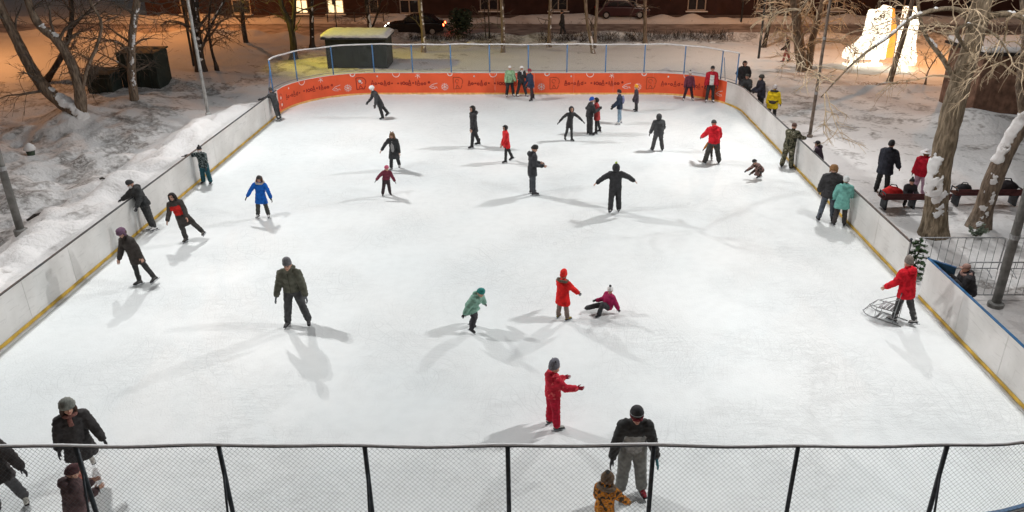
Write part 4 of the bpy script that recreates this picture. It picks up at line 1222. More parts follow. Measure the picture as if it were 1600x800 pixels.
root = empty('rink_gate', (X1 + .06, 18.02, 0), R(-48), 'open blue-edged rink gate swung outwards beside the crowd barrier', 'gate')
MB().box((.33, 0, .575), (.64, .05, 1.1)).build('gate_leaf', mat('blue_gate', (.025, .07, .12), rough=.5, var=.2), root)
MB().box((.33, 0, 1.142), (.66, .06, .025)).build('cap_rail', M_CAPB, root)
for z in (.25, .9): MB().box((.06, .035, z), (.1, .02, .06)).build('hinge', M_DARK_STEEL, root)
root = empty('gate_post', (X1 + .05, 19.13, 0), 0, 'black gate post at the end of the white board by the spruce sprigs', 'post')
MB().tube([(0, 0, -.1), (0, 0, BH + .06)], .03, 8).build('shaft', M_DARK_STEEL, root)
MB().tube([(0, 0, BH + .06), (0, 0, BH + .1)], [.045, .02], 8).build('cap', M_DARK_STEEL, root)

# spruce sprigs tied at the gate
p = (X1 + .4, 19.3)
root = empty('spruce_sapling', (p[0], p[1], gz(*p)), 0, 'little spruce dusted with snow at the open rink gate', 'sapling')
r = random.Random(8); br, ne, sn = MB(), MB(), MB()
br.tube([(0, 0, -.1), (0, 0, 1.35)], [.02, .006], 6)
for i in range(26):
    z = .15 + 1.1 * i / 26; L = .42 * (1.15 - z / 1.5); a = i * 2.4
    tip = Vector((math.cos(a) * L, math.sin(a) * L, z - .06)); br.tube([(0, 0, z), tip], [.008, .003], 4)
    for k in range(16):
        q = Vector((0, 0, z)).lerp(tip, r.uniform(.2, 1))
        needles(ne, r, q, .05, .05, .04, 3, .09)
    if i % 2: sn.ellipsoid(Vector((0, 0, z)).lerp(tip, .75) + Vector((0, 0, .03)), (.07, .06, .03), None, 6, 4)
br.build('trunk', M_BARK, root); ne.build('foliage', mat('spruce', (.06, .11, .05), rough=.8, var=.4), root, fix=False); tag(sn.build('snow_cover', M_SNOW_CAP, root, smooth=True), kind='stuff')
root = empty('spruce_twig', (*ground(1520, 377), gz(*ground(1520, 377)) + .05), 0, 'green spruce twig stuck in the snow at the foot of the stout tree', 'twig')
ne, st = MB(), MB()
for i in range(9):
    a = r.uniform(0, 6.28); tip = Vector((math.cos(a)*.3, math.sin(a)*.2 - .15, r.uniform(.1, .5)))
    st.tube([(0, -.1, 0), tip], [.008, .004], 4)
    for k in range(10): needles(ne, r, Vector((0, -.1, 0)).lerp(tip, r.uniform(.3, 1)), .05, .05, .05, 4, .09)
st.build('stem', M_BARK, root); ne.build('foliage', mat('pale_spruce', (.16, .2, .15), rough=.8, var=.4), root, fix=False)
# ------------------------------------------------------------------ people
QUEUE = []           # meshes that are voxel-joined in one go at the end

def queue_remesh(obj, voxel, smooth_it, post=None):
    m = obj.modifiers.new('r', 'REMESH'); m.mode = 'VOXEL'; m.voxel_size = voxel; m.use_smooth_shade = True
    s = obj.modifiers.new('s', 'SMOOTH'); s.factor = .5; s.iterations = smooth_it
    QUEUE.append((obj, post))

def flush_queue():
    bpy.context.view_layer.update()
    dg = bpy.context.evaluated_depsgraph_get()
    for obj, post in QUEUE:
        me = bpy.data.meshes.new_from_object(obj.evaluated_get(dg))
        old = obj.data
        mats = [m for m in old.materials]
        obj.modifiers.clear()
        obj.data = me
        me.materials.clear()
        for m in mats: me.materials.append(m)
        me.name = obj.name
        bpy.data.meshes.remove(old)
        if post: post(me)
        me.shade_smooth()
    QUEUE.clear()

def solid(verts_mb, name, key):
    return verts_mb.mesh(key)

def lathe(profile, sx, sy, n=18, c=(0, 0, 0)):
    mb = MB(); k = len(profile)
    for r, z in profile:
        for j in range(n):
            a = 2*math.pi*j/n
            mb.v.append((c[0] + r*sx*math.cos(a), c[1] + r*sy*math.sin(a), c[2] + z))
    for i in range(k-1):
        for j in range(n):
            j2 = (j+1) % n
            mb.f.append((i*n+j, i*n+j2, (i+1)*n+j2, (i+1)*n+j))
    mb.f.append(tuple(range(n))[::-1]); mb.f.append(tuple((k-1)*n+j for j in range(n)))
    return mb

def shell(c, r, keep, thick, name, nu=26, nv=18, wob=0.0):
    """part of an ellipsoid with thickness"""
    mb = MB().ellipsoid((0, 0, 0), (1, 1, 1), None, nu, nv)
    me = mb.mesh(name)
    bm = bmesh.new(); bm.from_mesh(me)
    for v in bm.verts:
        p = Vector((v.co.x*r[0]+c[0], v.co.y*r[1]+c[1], v.co.z*r[2]+c[2]))
        v.co = p + (Vector(mnoise.noise_vector(p*5)) * wob if wob else Vector((0, 0, 0)))
    dead = [f for f in bm.faces if not keep(f.calc_center_median())]
    bmesh.ops.delete(bm, geom=dead, context='FACES')
    bmesh.ops.recalc_face_normals(bm, faces=bm.faces)
    bmesh.ops.solidify(bm, geom=bm.faces[:], thickness=thick)
    bm.to_mesh(me); bm.free(); me.shade_smooth()
    return me

def fuzzy(mb, name, amp, freq=6.0):
    me = mb.mesh(name, True)
    for v in me.vertices:
        n = mnoise.noise(v.co * freq * 2.3) * .6 + mnoise.noise(v.co * freq) * .7
        v.co += v.normal * amp * n
    return me

PROTO = {}
def proto(key):
    """shared head-wear and other meshes, in units of one head height; origin at head centre, y forward, z up"""
    if key in PROTO: return PROTO[key]
    if key == 'beanie':
        me = lathe([(.43, .06), (.455, .08), (.46, .24), (.44, .26), (.435, .30), (.40, .44), (.30, .57), (.16, .64), (.04, .66)], .9, 1.04, 20, (0, -.03, 0)).mesh(key, True)
        for v in me.vertices: v.co.z += v.co.y * .22
    elif key == 'tall_beanie':
        me = lathe([(.43, .04), (.455, .08), (.455, .24), (.435, .26), (.42, .45), (.36, .64), (.24, .76), (.05, .8)], .9, 1.04, 20, (0, -.04, 0)).mesh(key, True)
        for v in me.vertices: v.co.z += v.co.y * .2
    elif key == 'band':
        me = lathe([(.462, .16), (.468, .165), (.468, .205), (.462, .21)], .9, 1.04, 20, (0, -.03, 0)).mesh(key, True)
        for v in me.vertices: v.co.z += v.co.y * .22
    elif key == 'helmet':
        me = lathe([(.47, .0), (.49, .02), (.50, .2), (.46, .42), (.34, .58), (.18, .66), (.04, .68)], .9, 1.06, 20, (0, -.03, 0)).mesh(key, True)
        for v in me.vertices: v.co.z += v.co.y * .3
    elif key == 'cap':
        mb = lathe([(.42, .1), (.43, .12), (.42, .3), (.36, .48), (.22, .56), (.04, .58)], .9, 1.04, 18, (0, -.02, 0))
        mb.ellipsoid((0, .5, .13), (.3, .26, .03), None, 12, 6); me = mb.mesh(key, True)
    elif key == 'brim_hat':
        mb = lathe([(.95, .12), (.98, .15), (.7, .22), (.46, .3), (.42, .5), (.25, .62), (.04, .64)], .95, 1.0, 22, (0, 0, 0)); me = mb.mesh(key, True)
    elif key == 'fur_hat':
        mb = lathe([(.44, .0), (.58, .05), (.62, .2), (.58, .38), (.48, .48), (.44, .6), (.25, .7), (.05, .72)], .95, 1.02, 28, (0, -.03, 0))
        mb.ellipsoid((.44, 0, -.12), (.1, .2, .26), None, 12, 10); mb.ellipsoid((-.44, 0, -.12), (.1, .2, .26), None, 12, 10)
        for i, v in enumerate(mb.v): mb.v[i] = (v[0]*.88, v[1]*.9, v[2]*.92)
        me = fuzzy(mb, key, .07, 9)
    elif key == 'pompom':
        me = fuzzy(MB().ellipsoid((0, -.03, .74), (.17, .17, .16), None, 16, 12), key, .05, 14)
    elif key == 'ears':
        mb = MB()
        for sx in (-1, 1): mb.ellipsoid((sx*.24, -.04, .64), (.11, .06, .12), None, 10, 8)
        me = mb.mesh(key, True)
    elif key == 'hood':
        me = shell((0, -.08, .02), (.49, .57, .6), lambda p: not (p.y > .22 and p.z < .42 and p.z > -.5 and abs(p.x) < .4) and p.z > -.62, -.05, key, wob=.03)
    elif key == 'fur_rim':
        mb = MB(); q = []
        for i in range(25):
            a = 2*math.pi*i/24
            q.append((.40*math.cos(a), .20 + .05*math.sin(a), -.03 + .50*math.sin(a)))
        mb.tube(q, .1, 9, cap=False); me = fuzzy(mb, key, .06, 9)
    elif key == 'fur_collar':
        mb = MB(); q = []
        for i in range(21):
            a = 2*math.pi*i/20
            q.append((.62*math.cos(a), -.18 + .48*math.sin(a), -.55 - .12*math.sin(a)))
        mb.tube(q, .17, 9, cap=False); me = fuzzy(mb, key, .08, 7)
    elif key == 'scarf':
        mb = MB(); q = []
        for i in range(21):
            a = 2*math.pi*i/20
            q.append((.38*math.cos(a), -.02 + .36*math.sin(a), -.58 + .05*math.sin(a)))
        mb.tube(q, .13, 8, cap=False); mb.tube([(.1, .34, -.6), (.12, .44, -.85), (.1, .45, -1.25)], [(.13, .06), (.15, .05), (.16, .04)], 8)
        me = mb.mesh(key, True)
    elif key == 'short_hair':
        me = shell((0, -.04, .06), (.41, .48, .48), lambda p: p.z > -.28 and not (p.y > .12 and p.z < .25), -.045, key, wob=.05)
    elif key == 'long_hair':
        mb = MB()
        mb.capsule([(0, -.22, .3), (0, -.38, 0), (0, -.46, -.5), (0, -.42, -1.1), (0, -.4, -1.45)], [(.4, .25), (.46, .22), (.44, .16), (.36, .12), (.16, .07)], 16, side=(1, 0, 0))
        for sx in (-1, 1): mb.capsule([(sx*.3, .05, .25), (sx*.42, .05, -.2), (sx*.38, .12, -.8)], [.14, .13, .06], 10)
        mb.ellipsoid((0, -.05, .1), (.42, .46, .47), None, 16, 12)
        me = mb.mesh(key, True)
        for v in me.vertices:
            if v.co.y > .25 and v.co.z < .3: v.co.y = .25
            v.co += Vector(mnoise.noise_vector(v.co * 4)) * .03
    elif key == 'goggles':
        mb = lathe([(.462, -.02), (.468, -.015), (.468, .055), (.462, .06)], .88, 1.03, 20, (0, -.02, 0))
        mb.ellipsoid((0, .43, .02), (.3, .09, .12), None, 14, 8); me = mb.mesh(key, True)
    elif key == 'mask':
        me = shell((0, .06, -.18), (.31, .39, .30), lambda p: p.y > .12 and -.42 < p.z < -.02, -.015, key)
    elif key == 'hand':            # wrist at origin, fingers to -z, palm facing +x (left hand); metres
        mb = MB()
        mb.capsule([(0, 0, .01), (0, .005, -.05), (0, .005, -.095)], [(.024, .03), (.018, .042), (.016, .043)], 10, side=(1, 0, 0))
        for fy, ln, sp in ((.036, .075, .10), (.013, .085, .03), (-.011, .08, -.04), (-.034, .062, -.13)):
            b = Vector((0, fy, -.095)); a1 = b + Vector((.010, sp*.25, -1)).normalized()*ln*.45
            a2 = a1 + Vector((.35, sp*.3, -1)).normalized()*ln*.32; a3 = a2 + Vector((.75, sp*.2, -1)).normalized()*ln*.23
            mb.capsule([b, a1, a2, a3], [.0098, .0092, .0085, .007], 8)
        mb.capsule([(0, .03, -.02), (.012, .062, -.05), (.02, .072, -.085)], [.016, .013, .009], 8)
        me = mb.mesh(key, True)
        o = bpy.data.objects.new('tmp', me); C.objects.link(o)
        m = o.modifiers.new('r', 'REMESH'); m.mode = 'VOXEL'; m.voxel_size = .0045
        bpy.context.view_layer.update()
        me = bpy.data.meshes.new_from_object(o.evaluated_get(bpy.context.evaluated_depsgraph_get())); me.name = key
        bpy.data.objects.remove(o); me.shade_smooth(); me.materials.clear()
    elif key == 'hand_r':
        me = proto('hand').copy(); me.name = key
        for v in me.vertices: v.co.x = -v.co.x
        me.flip_normals()
    elif key == 'boot':            # ankle joint at origin, sole at z=-.085, toe to +y; metres
        mb = MB()
        mb.capsule([(0, -.02, .12), (0, -.015, .05), (0, -.01, -.01)], [(.052, .062), (.048, .058), (.046, .058)], 12, side=(1, 0, 0))
        mb.capsule([(0, -.045, -.045), (0, .04, -.045), (0, .12, -.055), (0, .175, -.06)], [(.038, .036), (.044, .042), (.046, .03), (.036, .022)], 12, side=(1, 0, 0))
        mb.capsule([(0, -.02, .04), (0, .05, -.02)], [(.042, .045), (.04, .04)], 10, side=(1, 0, 0))
        me = mb.mesh(key, True)
        o = bpy.data.objects.new('tmp', me); C.objects.link(o)
        m = o.modifiers.new('r', 'REMESH'); m.mode = 'VOXEL'; m.voxel_size = .009
        s = o.modifiers.new('s', 'SMOOTH'); s.factor = .5; s.iterations = 3
        bpy.context.view_layer.update()
        me = bpy.data.meshes.new_from_object(o.evaluated_get(bpy.context.evaluated_depsgraph_get())); me.name = key
        bpy.data.objects.remove(o); me.shade_smooth(); me.materials.clear()
    elif key == 'sole':
        mb = MB(); mb.prism([(-.036, -.08, -.098), (.036, -.08, -.098), (.046, .1, -.098), (.034, .2, -.098), (-.034, .2, -.098), (-.046, .1, -.098)], (0, 0, .022)); me = mb.mesh(key)
    elif key == 'blade':
        mb = MB()
        mb.prism([(-.004, -.13, -.150), (-.004, .215, -.150), (-.004, .235, -.142), (-.004, .225, -.128), (-.004, -.135, -.130)], (.008, 0, 0))
        mb.box((0, -.045, -.116), (.03, .05, .036)); mb.box((0, .12, -.116), (.03, .07, .036)); me = mb.mesh(key)
    PROTO[key] = me
    return me

SKIN = mat('skin', (.52, .30, .22), rough=.6, var=.08, scale=14)
SKIN_DARK = mat('face_dark', (.05, .03, .025), rough=.5)
SKIN_LIP = mat('lips', (.40, .13, .11), rough=.5)
M_BLADE = mat('skate_blade', (.45, .47, .5), rough=.3, metal=.8)
M_SOLE = mat('black_sole', (.02, .02, .022), rough=.7)
BLK = (.024, .024, .027); DGR = (.042, .043, .046); GRY = (.16, .16, .165); NVY = (.02, .027, .05); WHT = (.72, .72, .72)

def ldir(f, a, side):
    f, a = R(f), R(a)
    return Vector((side * math.sin(a), math.sin(f) * math.cos(a), -math.cos(f) * math.cos(a)))

NP = [0]
def person(uv, top, yaw, label, jacket=BLK, pants=DGR, lean=4, slean=0, tilt=0, roll=0, twist=0,
           la=(5, 12, 15), ra=(5, 12, 15), ll=(0, 6, 3), rl=(0, 6, 3), head=(0, 0), coat=.25, bulk=1.1, tb=1.08,
           hat='beanie', hatc=BLK, pom=None, extras=(), hair=None, hoodup=False, gloves=BLK, boots=BLK, skates=True, grp='skaters on the ice',
           at=None, panel=None, panelc=None, z=None, hooddown=False, jmat=None, pmat=None, flare=1.0, kid=None, foot_pitch=(0, 0), voxel=None, k_in=(0, 0), blade=True):
    NP[0] += 1; sd = NP[0]
    sk = .065 if skates else .013
    kid = (top < 1.36) if kid is None else kid
    H = (top - sk * (.8 if kid else 1) - .03)
    hh = H * (.175 if kid else .15)
    s = H / 1.75
    thigh, shin, foot = .24*H, .245*H, .05*H
    tor = .30*H if not kid else .295*H
    neck = .035*H
    P = Vector((0, 0, 0))
    l, sl = R(lean), R(slean)
    d = Vector((math.sin(sl), math.sin(l)*math.cos(sl), math.cos(l)*math.cos(sl)))
    Cc = P + d * tor
    S = Vector((1, 0, 0)); S = (S - d * S.dot(d)).normalized(); S = Matrix.Rotation(R(twist), 3, d) @ S
    mid = P + d * tor * .5 - d.cross(S) * 0
    hips = [P + Vector((sx*.052*H, 0, 0)) for sx in (-1, 1)]
    sh = [Cc - d*.02*H + S * (sx*.105*H) for sx in (-1, 1)]
    el, wr, kn, an, fdir = [], [], [], [], []
    for i, sx in enumerate((-1, 1)):
        A = (la, ra)[i]
        e = sh[i] + ldir(A[0], A[1], sx) * .175*H
        inw = A[3] if len(A) > 3 else A[1] * .8
        w = e + ldir(A[0] + A[2], inw, sx) * .155*H
        el.append(e); wr.append(w)
        Lg = (ll, rl)[i]
        k = hips[i] + ldir(Lg[0], Lg[1], sx) * thigh
        ab = Lg[3] if len(Lg) > 3 else Lg[1]
        a = k + ldir(Lg[0] - Lg[2], ab, sx) * shin
        kn.append(k); an.append(a)
    nk = Cc + d * neck
    hy, hp = R(head[0]), R(head[1])
    up = (d * .6 + Vector((0, 0, .4))).normalized()
    hf = Vector((-math.sin(hy)*math.cos(hp), math.cos(hy)*math.cos(hp), -math.sin(hp)))
    hr = hf.cross(Vector((0, 0, 1))).normalized(); hu = hr.cross(hf).normalized()
    hcen = nk + (up * .55 + hu * .45).normalized() * hh * .52 + hf * hh * .06
    allp = [P, Cc, mid, nk, hcen] + hips + sh + el + wr + kn + an
    T = Matrix.Rotation(R(roll), 3, 'Y') @ Matrix.Rotation(R(-tilt), 3, 'X')
    def tf(v): return T @ v
    P, Cc, mid, nk, hcen = map(tf, (P, Cc, mid, nk, hcen))
    hips, sh, el, wr, kn, an = ([tf(q) for q in L] for L in (hips, sh, el, wr, kn, an))
    d, S, hf, hr, hu = tf(d), tf(S), tf(hf), tf(hr), tf(hu)
    sole = foot + sk * s
    low = min([a.z - sole for a in an] + [P.z - .085*H, kn[0].z - .05*H, kn[1].z - .05*H] + [w.z - .05*s - .0 for w in wr])
    fx = (an[0].x + an[1].x) / 2; fy_ = (an[0].y + an[1].y) / 2
    if min(a.z - sole for a in an) > low + .1 or (P.z - low) < .35: fx, fy_ = (P.x + fx) / 2, (P.y + fy_) / 2
    sft = Vector((-fx, -fy_, -low))
    P, Cc, mid, nk, hcen = (q + sft for q in (P, Cc, mid, nk, hcen))
    hips, sh, el, wr, kn, an = ([q + sft for q in L] for L in (hips, sh, el, wr, kn, an))
    x, y = (at[0] - .13, at[1] - .0302 * at[0]) if at else ground(*uv)
    if skates:                       # keep skaters clear of the boards
        for _ in range(8):
            sdf = lambda a, b: float(rink_sdf(np.array([a]), np.array([b]))[0])
            q = sdf(x, y)
            if q < -.34: break
            gx_, gy_ = (sdf(x + .01, y) - q) / .01, (sdf(x, y + .01) - q) / .01
            x -= gx_ * (q + .36); y -= gy_ * (q + .36)
    zz = z if z is not None else (0.0 if rink_sdf(np.array([x]), np.array([y]))[0] < .2 else gz(x, y))
    root = empty('person', (x, y, zz), R(yaw), label, 'person', grp)
    if voxel is None: voxel = .013 if y < 20 else (.016 if y < 32 else .02)
    HM = Matrix.Translation(hcen) @ Matrix(((hr.x, hf.x, hu.x), (hr.y, hf.y, hu.y), (hr.z, hf.z, hu.z))).to_4x4() @ Matrix.Scale(hh, 4)
    M3 = HM.to_3x3()
    # ---- body, one continuous surface
    b = MB()
    def he(c, r): b.ellipsoid(HM @ Vector(c), r, M3, 14, 10)
    he((0, -.03, .09), (.355, .425, .41)); he((0, .08, -.2), (.27, .30, .29)); he((0, .42, -.07), (.055, .09, .10)); he((0, .3, -.36), (.13, .12, .1))
    for sx in (-1, 1): he((sx*.36, -.02, -.04), (.05, .1, .13))
    b.capsule([Cc - d*.02*H, hcen - hu*hh*.15], [.036*H, .032*H], 10)
    b.capsule([P, mid, Cc - d*.045*H], [(.085*H, .06*H), (.075*H, .055*H), (.09*H, .058*H)], 14, side=S)
    for i in (0, 1):
        b.capsule([sh[i], el[i], wr[i]], [.034*H, .026*H, .018*H], 9)
        b.capsule([sh[i], Cc - d*.02*H], [.034*H, .036*H], 9)
        b.capsule([hips[i], kn[i], an[i]], [.052*H, .034*H, .024*H], 10)
    bo = link('body', b.mesh('body'), root, SKIN)
    bo.data.materials.append(SKIN_DARK); bo.data.materials.append(SKIN_LIP)
    HI = HM.inverted()
    def face(me):
        for p in me.polygons:
            q = HI @ p.center
            if q.y > .22 and abs(q.x) < .3 and -.45 < q.z < .3:
                ax = abs(q.x)
                if .08 < ax < .2 and -.02 < q.z < .06: p.material_index = 1
                elif .07 < ax < .23 and .12 < q.z < .17: p.material_index = 1
                elif ax < .11 and -.29 < q.z < -.22: p.material_index = 2
    queue_remesh(bo, voxel, 2, face)
    # ---- jacket
    j = MB(); B = bulk
    fwd = d.cross(S); 
    if fwd.dot(hf) < 0: fwd = -fwd
    thd = ((kn[0] - hips[0]) + (kn[1] - hips[1])).normalized()
    spread = (kn[1] - kn[0]).length / 2
    lo = P + thd * thigh * max(coat, .05)
    lw = .10*H*B + max(0, spread - .055*H) * min(1, coat) * .8 + .02*H*flare*coat
    deep = .082*H*B + (flare - 1) * .03*H + .03*H*coat*max(0, abs((kn[0]-kn[1]).dot(fwd))/(.3*H))
    rings = [lo, P + thd*thigh*coat*.5, P + d*.02*H, mid, Cc - d*.07*H, Cc - d*.01*H, Cc + d*.02*H]
    rad = [(lw, deep), ((lw + .10*H*B)/2, (.08*H*B + deep)/2), (.10*H*B, .078*H*B), (.094*H*B, .074*H*B), (.112*H*B, .080*H*B), (.092*H*B, .062*H*B), (.052*H, .05*H)]
    j.tube(rings, rad, 18, side=S)
    for i in (0, 1):
        j.capsule([sh[i].lerp(Cc, .25), sh[i], el[i], wr[i]], [.046*H*B, .050*H*B, .041*H*B, .033*H*B], 11)
    j.capsule([Cc + d*.0*H, Cc + d*.035*H], [.052*H, .048*H], 12)
    if hooddown or hoodup is None:
        j.ellipsoid(Cc - fwd*.075*H + d*.012*H, (.075*H, .05*H, .05*H), None, 12, 8)
    JM = jmat or cloth(jacket)
    jo = link('jacket', j.mesh('jacket'), root, JM)
    RI = root
    if panel: jo.data.materials.append(panelc if not isinstance(panelc, tuple) else cloth(panelc))
    Pm = P.copy(); dd = d.copy(); SS = S.copy(); ff = fwd.copy(); sc_ = H
    def wrinkle(me, amp=.019*s, pan=panel, q=s):
        n = len(me.vertices)
        co = np.empty(n * 3); me.vertices.foreach_get('co', co); co = co.reshape(-1, 3)
        nr = np.empty(n * 3); me.vertex_normals.foreach_get('vector', nr); nr = nr.reshape(-1, 3)
        off = Vector((sd, 0, 0))
        w = np.array([(.5 - abs(mnoise.noise(Vector((c[0] * 9, c[1] * 9, c[2] * 15)) / q + off))) * 1.5 + .5 * mnoise.noise(Vector(c) * 22 / q) for c in co])
        co += nr * (amp * w)[:, None]
        me.vertices.foreach_set('co', co.ravel()); me.update()
        if pan:
            for p in me.polygons:
                q = p.center - Pm
                if pan(q.dot(SS) / sc_, q.dot(ff) / sc_, q.dot(dd) / sc_): p.material_index = 1
    queue_remesh(jo, max(voxel, .015) * 1.15, 2, wrinkle)
    # ---- trousers
    t = MB()
    t.capsule([P - d*.01*H, P + d*.06*H], [(.09*H*tb, .075*H*tb), (.085*H, .065*H)], 14, side=S)
    for i in (0, 1):
        end = an[i].lerp(kn[i], .02 if tb > 1 else .06)
        t.capsule([hips[i], kn[i], end], [.062*H*tb, .045*H*tb, .037*H*tb * (1.12 if tb > 1.05 else 1)], 11)
    to = link('trousers', t.mesh('trousers'), root, pmat or cloth(pants))
    queue_remesh(to, max(voxel, .015) * 1.15, 2, lambda me: wrinkle(me, .018*s, None))
    # ---- hands / gloves
    for i, sx in enumerate((-1, 1)):
        fd = (wr[i] - el[i]).normalized()
        zax = -fd
        xax = Vector((-sx, 0, 0)); xax = (xax - zax * xax.dot(zax))
        if xax.length < .05: xax = Vector((0, 0, -1)) - zax * (-zax.z)
        xax.normalize(); yax = zax.cross(xax)
        if i == 1: xax = -xax; yax = zax.cross(xax)
        hm = Matrix.Translation(wr[i] + fd*.012*s) @ Matrix(((xax.x, yax.x, zax.x), (xax.y, yax.y, zax.y), (xax.z, yax.z, zax.z))).to_4x4()
        k = max(s, .6) * (1.22 if gloves else 1.05)
        gc = gloves[i] if isinstance(gloves, list) else gloves
        link('glove' if gc else 'hand', proto('hand' if i == 0 else 'hand_r'), root, cloth(gc) if gc else SKIN, hm @ Matrix.Scale(k, 4))
    # ---- skates or boots
    for i, sx in enumerate((-1, 1)):
        shd = (kn[i] - an[i]).normalized()
        grounded = an[i].z - sole < .03
        f = Vector((sx * .22, 1, 0)) if grounded else Vector((0, 1, 0))
        u = Vector((0, 0, 1)) if grounded else shd
        if grounded: u = (Vector((0, 0, 1)) + .15 * shd).normalized()
        fp = foot_pitch[i]
        f = (f - u * f.dot(u)).normalized()
        if fp: 
            q = Matrix.Rotation(R(fp), 3, f.cross(u)); f, u = q @ f, q @ u
        rr = f.cross(u)
        fm = Matrix.Translation(an[i]) @ Matrix(((rr.x, f.x, u.x), (rr.y, f.y, u.y), (rr.z, f.z, u.z))).to_4x4() @ Matrix.Scale(max(s, .62), 4)
        bc = cloth(boots)
        so = link('skate' if skates else 'boot', proto('boot'), root, bc, fm)
        link('sole', proto('sole'), so, M_SOLE)
        if skates: link('blade', proto('blade'), so, M_BLADE)
    # ---- head wear
    if hair: link('hair', proto('long_hair' if hair[0] == 'long' else 'short_hair'), root, mat('hair_%.3f_%.3f_%.3f' % hair[1], hair[1], rough=.6, var=.3, scale=20), HM)
    if hoodup:
        hm = JM if hoodup is True else cloth(hoodup)
        link('hood', proto('hood'), root, hm, HM)
    ho = None
    if hat and not (hoodup is True and hat == 'beanie' and hatc is None):
        ho = link('hat', proto(hat), root, cloth(hatc) if isinstance(hatc, tuple) else hatc, HM)
    if pom: link('pompom', proto('pompom'), ho or root, cloth(pom), None if ho else HM)
    for e in extras:
        k, c = e[0], e[1]
        m = cloth(c) if isinstance(c, tuple) else c
        if k in ('fur_rim', 'fur_collar', 'scarf', 'band', 'goggles', 'ears', 'mask'):
            link({'band': 'hat_stripe', 'ears': 'hat_ears', 'mask': 'face_mask'}.get(k, k), proto(k), root, m, HM)
        elif k == 'backpack':
            q = MB().ellipsoid((0, 0, 0), (.085*H, .05*H, .13*H), None, 14, 10)
            mm = Matrix.Translation(mid.lerp(Cc, .3) - fwd*.105*H) @ Matrix(((S.x, fwd.x, d.x), (S.y, fwd.y, d.y), (S.z, fwd.z, d.z))).to_4x4()
            o = q.build('backpack', m, root, smooth=True, matrix=mm)
        elif k == 'phone':
            c0 = (wr[0] + wr[1]) / 2 if len(e) > 2 and e[2] == 'both' else wr[1 if len(e) < 3 else e[2]]
            MB().box(c0 + hf*.07 + Vector((0, 0, .05)), (.075, .012, .15)).build('phone', mat('phone', (.01, .01, .012), rough=.2), root)
        elif k == 'bag':
            q = MB().ellipsoid((0, 0, 0), (.1*H, .035*H, .05*H), None, 12, 8)
            mm = Matrix.Translation(P + d*.03*H - fwd*.10*H) @ Matrix(((S.x, fwd.x, d.x), (S.y, fwd.y, d.y), (S.z, fwd.z, d.z))).to_4x4()
            q.build('waist_bag', m, root, smooth=True, matrix=mm)
        elif k == 'belt':
            MB().tube([P + d*.06*H + (S*math.cos(a) *.1*H*B + fwd*math.sin(a)*.082*H*B) for a in [2*math.pi*i/20 for i in range(21)]], .012*H, 6).build('belt', m, root)
        elif k == 'shirt':
            q = MB().capsule([P + fwd*.055*H*B - d*.02*H, mid + fwd*.058*H*B, Cc - d*.05*H + fwd*.05*H*B], [(.05*H, .045*H), (.047*H, .04*H), (.035*H, .032*H)], 12, side=S)
            q.build('top', m, root, smooth=True)
    return root
# ------------------------------------------------------------------ who is where
# yaw: 0 faces the orange banner, 90 faces the snow bank, 180 faces the chain link fence, 270 faces the benches
OUT = 'people standing outside the boards'
person((428, 189), 1.56, 62, 'person in plain dark grey holding the white board where the orange banner begins', jacket=DGR, pants=DGR, lean=12, tilt=6, la=(60, 25, 20), ra=(20, 8, 20), ll=(-6, 4, 4), rl=(6, 4, 6), hatc=(.05, .05, .05), boots=WHT, coat=.3)
person((602, 185), 1.66, 118, 'skater in long dark coat and fluffy white hat leaning forward before the orange banner', jacket=DGR, pants=BLK, lean=12, tilt=14, la=(14, 8, 15), ra=(30, 8, 25), ll=(12, 4, 8), rl=(-16, 4, 4), coat=.75, bulk=1.06, hat='fur_hat', hatc=WHT, boots=BLK)
person((743, 230), 1.78, 115, 'bareheaded tall man in a black coat striding on black skates', jacket=BLK, pants=BLK, lean=2, la=(10, 6, 12), ra=(-8, 6, 12), ll=(14, 3, 6), rl=(-16, 4, 4), coat=.62, bulk=1.06, hat=None, hair=('short', (.02, .017, .015)), hooddown=True, gloves=None, tb=0.99)
person((797, 151), 1.62, 195, 'person in light green jacket and white hat standing at the orange banner', jacket=(.26, .42, .25), pants=BLK, hatc=WHT, boots=WHT, coat=.3, bulk=1.28, tb=1.21, la=(15, 10, 40), ra=(8, 12, 20), ll=(3, 8, 4), rl=(3, 8, 4))
person((815, 151), 1.63, 215, 'person in black with a white scarf and white bag at the orange banner', jacket=BLK, pants=BLK, hatc=WHT, boots=WHT, coat=.25, bulk=1.06, ll=(14, 9, 4), rl=(-10, 7, 4), la=(10, 14, 60, 0), ra=(10, 14, 60, 0), extras=(('scarf', WHT), ('bag', WHT)))
person((832, 157), 1.64, 120, 'person in navy coat and dark red hat bending beside the orange banner', jacket=(.02, .035, .075), pants=(.03, .02, .025), hatc=(.28, .035, .06), lean=8, coat=.5, la=(20, 6, 20), ra=(12, 8, 20), ll=(6, 3, 6), rl=(-14, 3, 2), tb=0.97)
person((888, 220), 1.52, 205, 'slim skater all in black with both arms stretched out and down', jacket=BLK, pants=BLK, slean=-6, lean=6, la=(10, 52, 8), ra=(5, 62, 4), ll=(4, 3, 4), rl=(-6, 4, 16), coat=.62, bulk=0.94, tb=0.89, hat=None, hoodup=True)
person((921, 211), 1.68, 282, 'person in black with a bright blue hat hugging the one in the red coat', jacket=BLK, pants=BLK, hatc=(.02, .09, .42), coat=.2, bulk=1.28, lean=7, la=(30, 14, 75, -28), ra=(26, 14, 80, -28), tb=1.19, ll=(2, 5, 3), rl=(6, 5, 6))
person((934, 209), 1.62, 92, 'person in a brick red coat hugged by the one in the blue hat', jacket=(.33, .045, .045), pants=BLK, hat=None, hair=('short', (.015, .012, .012)), coat=.62, la=(34, 14, 70, -28), ra=(30, 14, 80, -28), ll=(4, 4, 3), rl=(-12, 5, 2), tb=0.92)
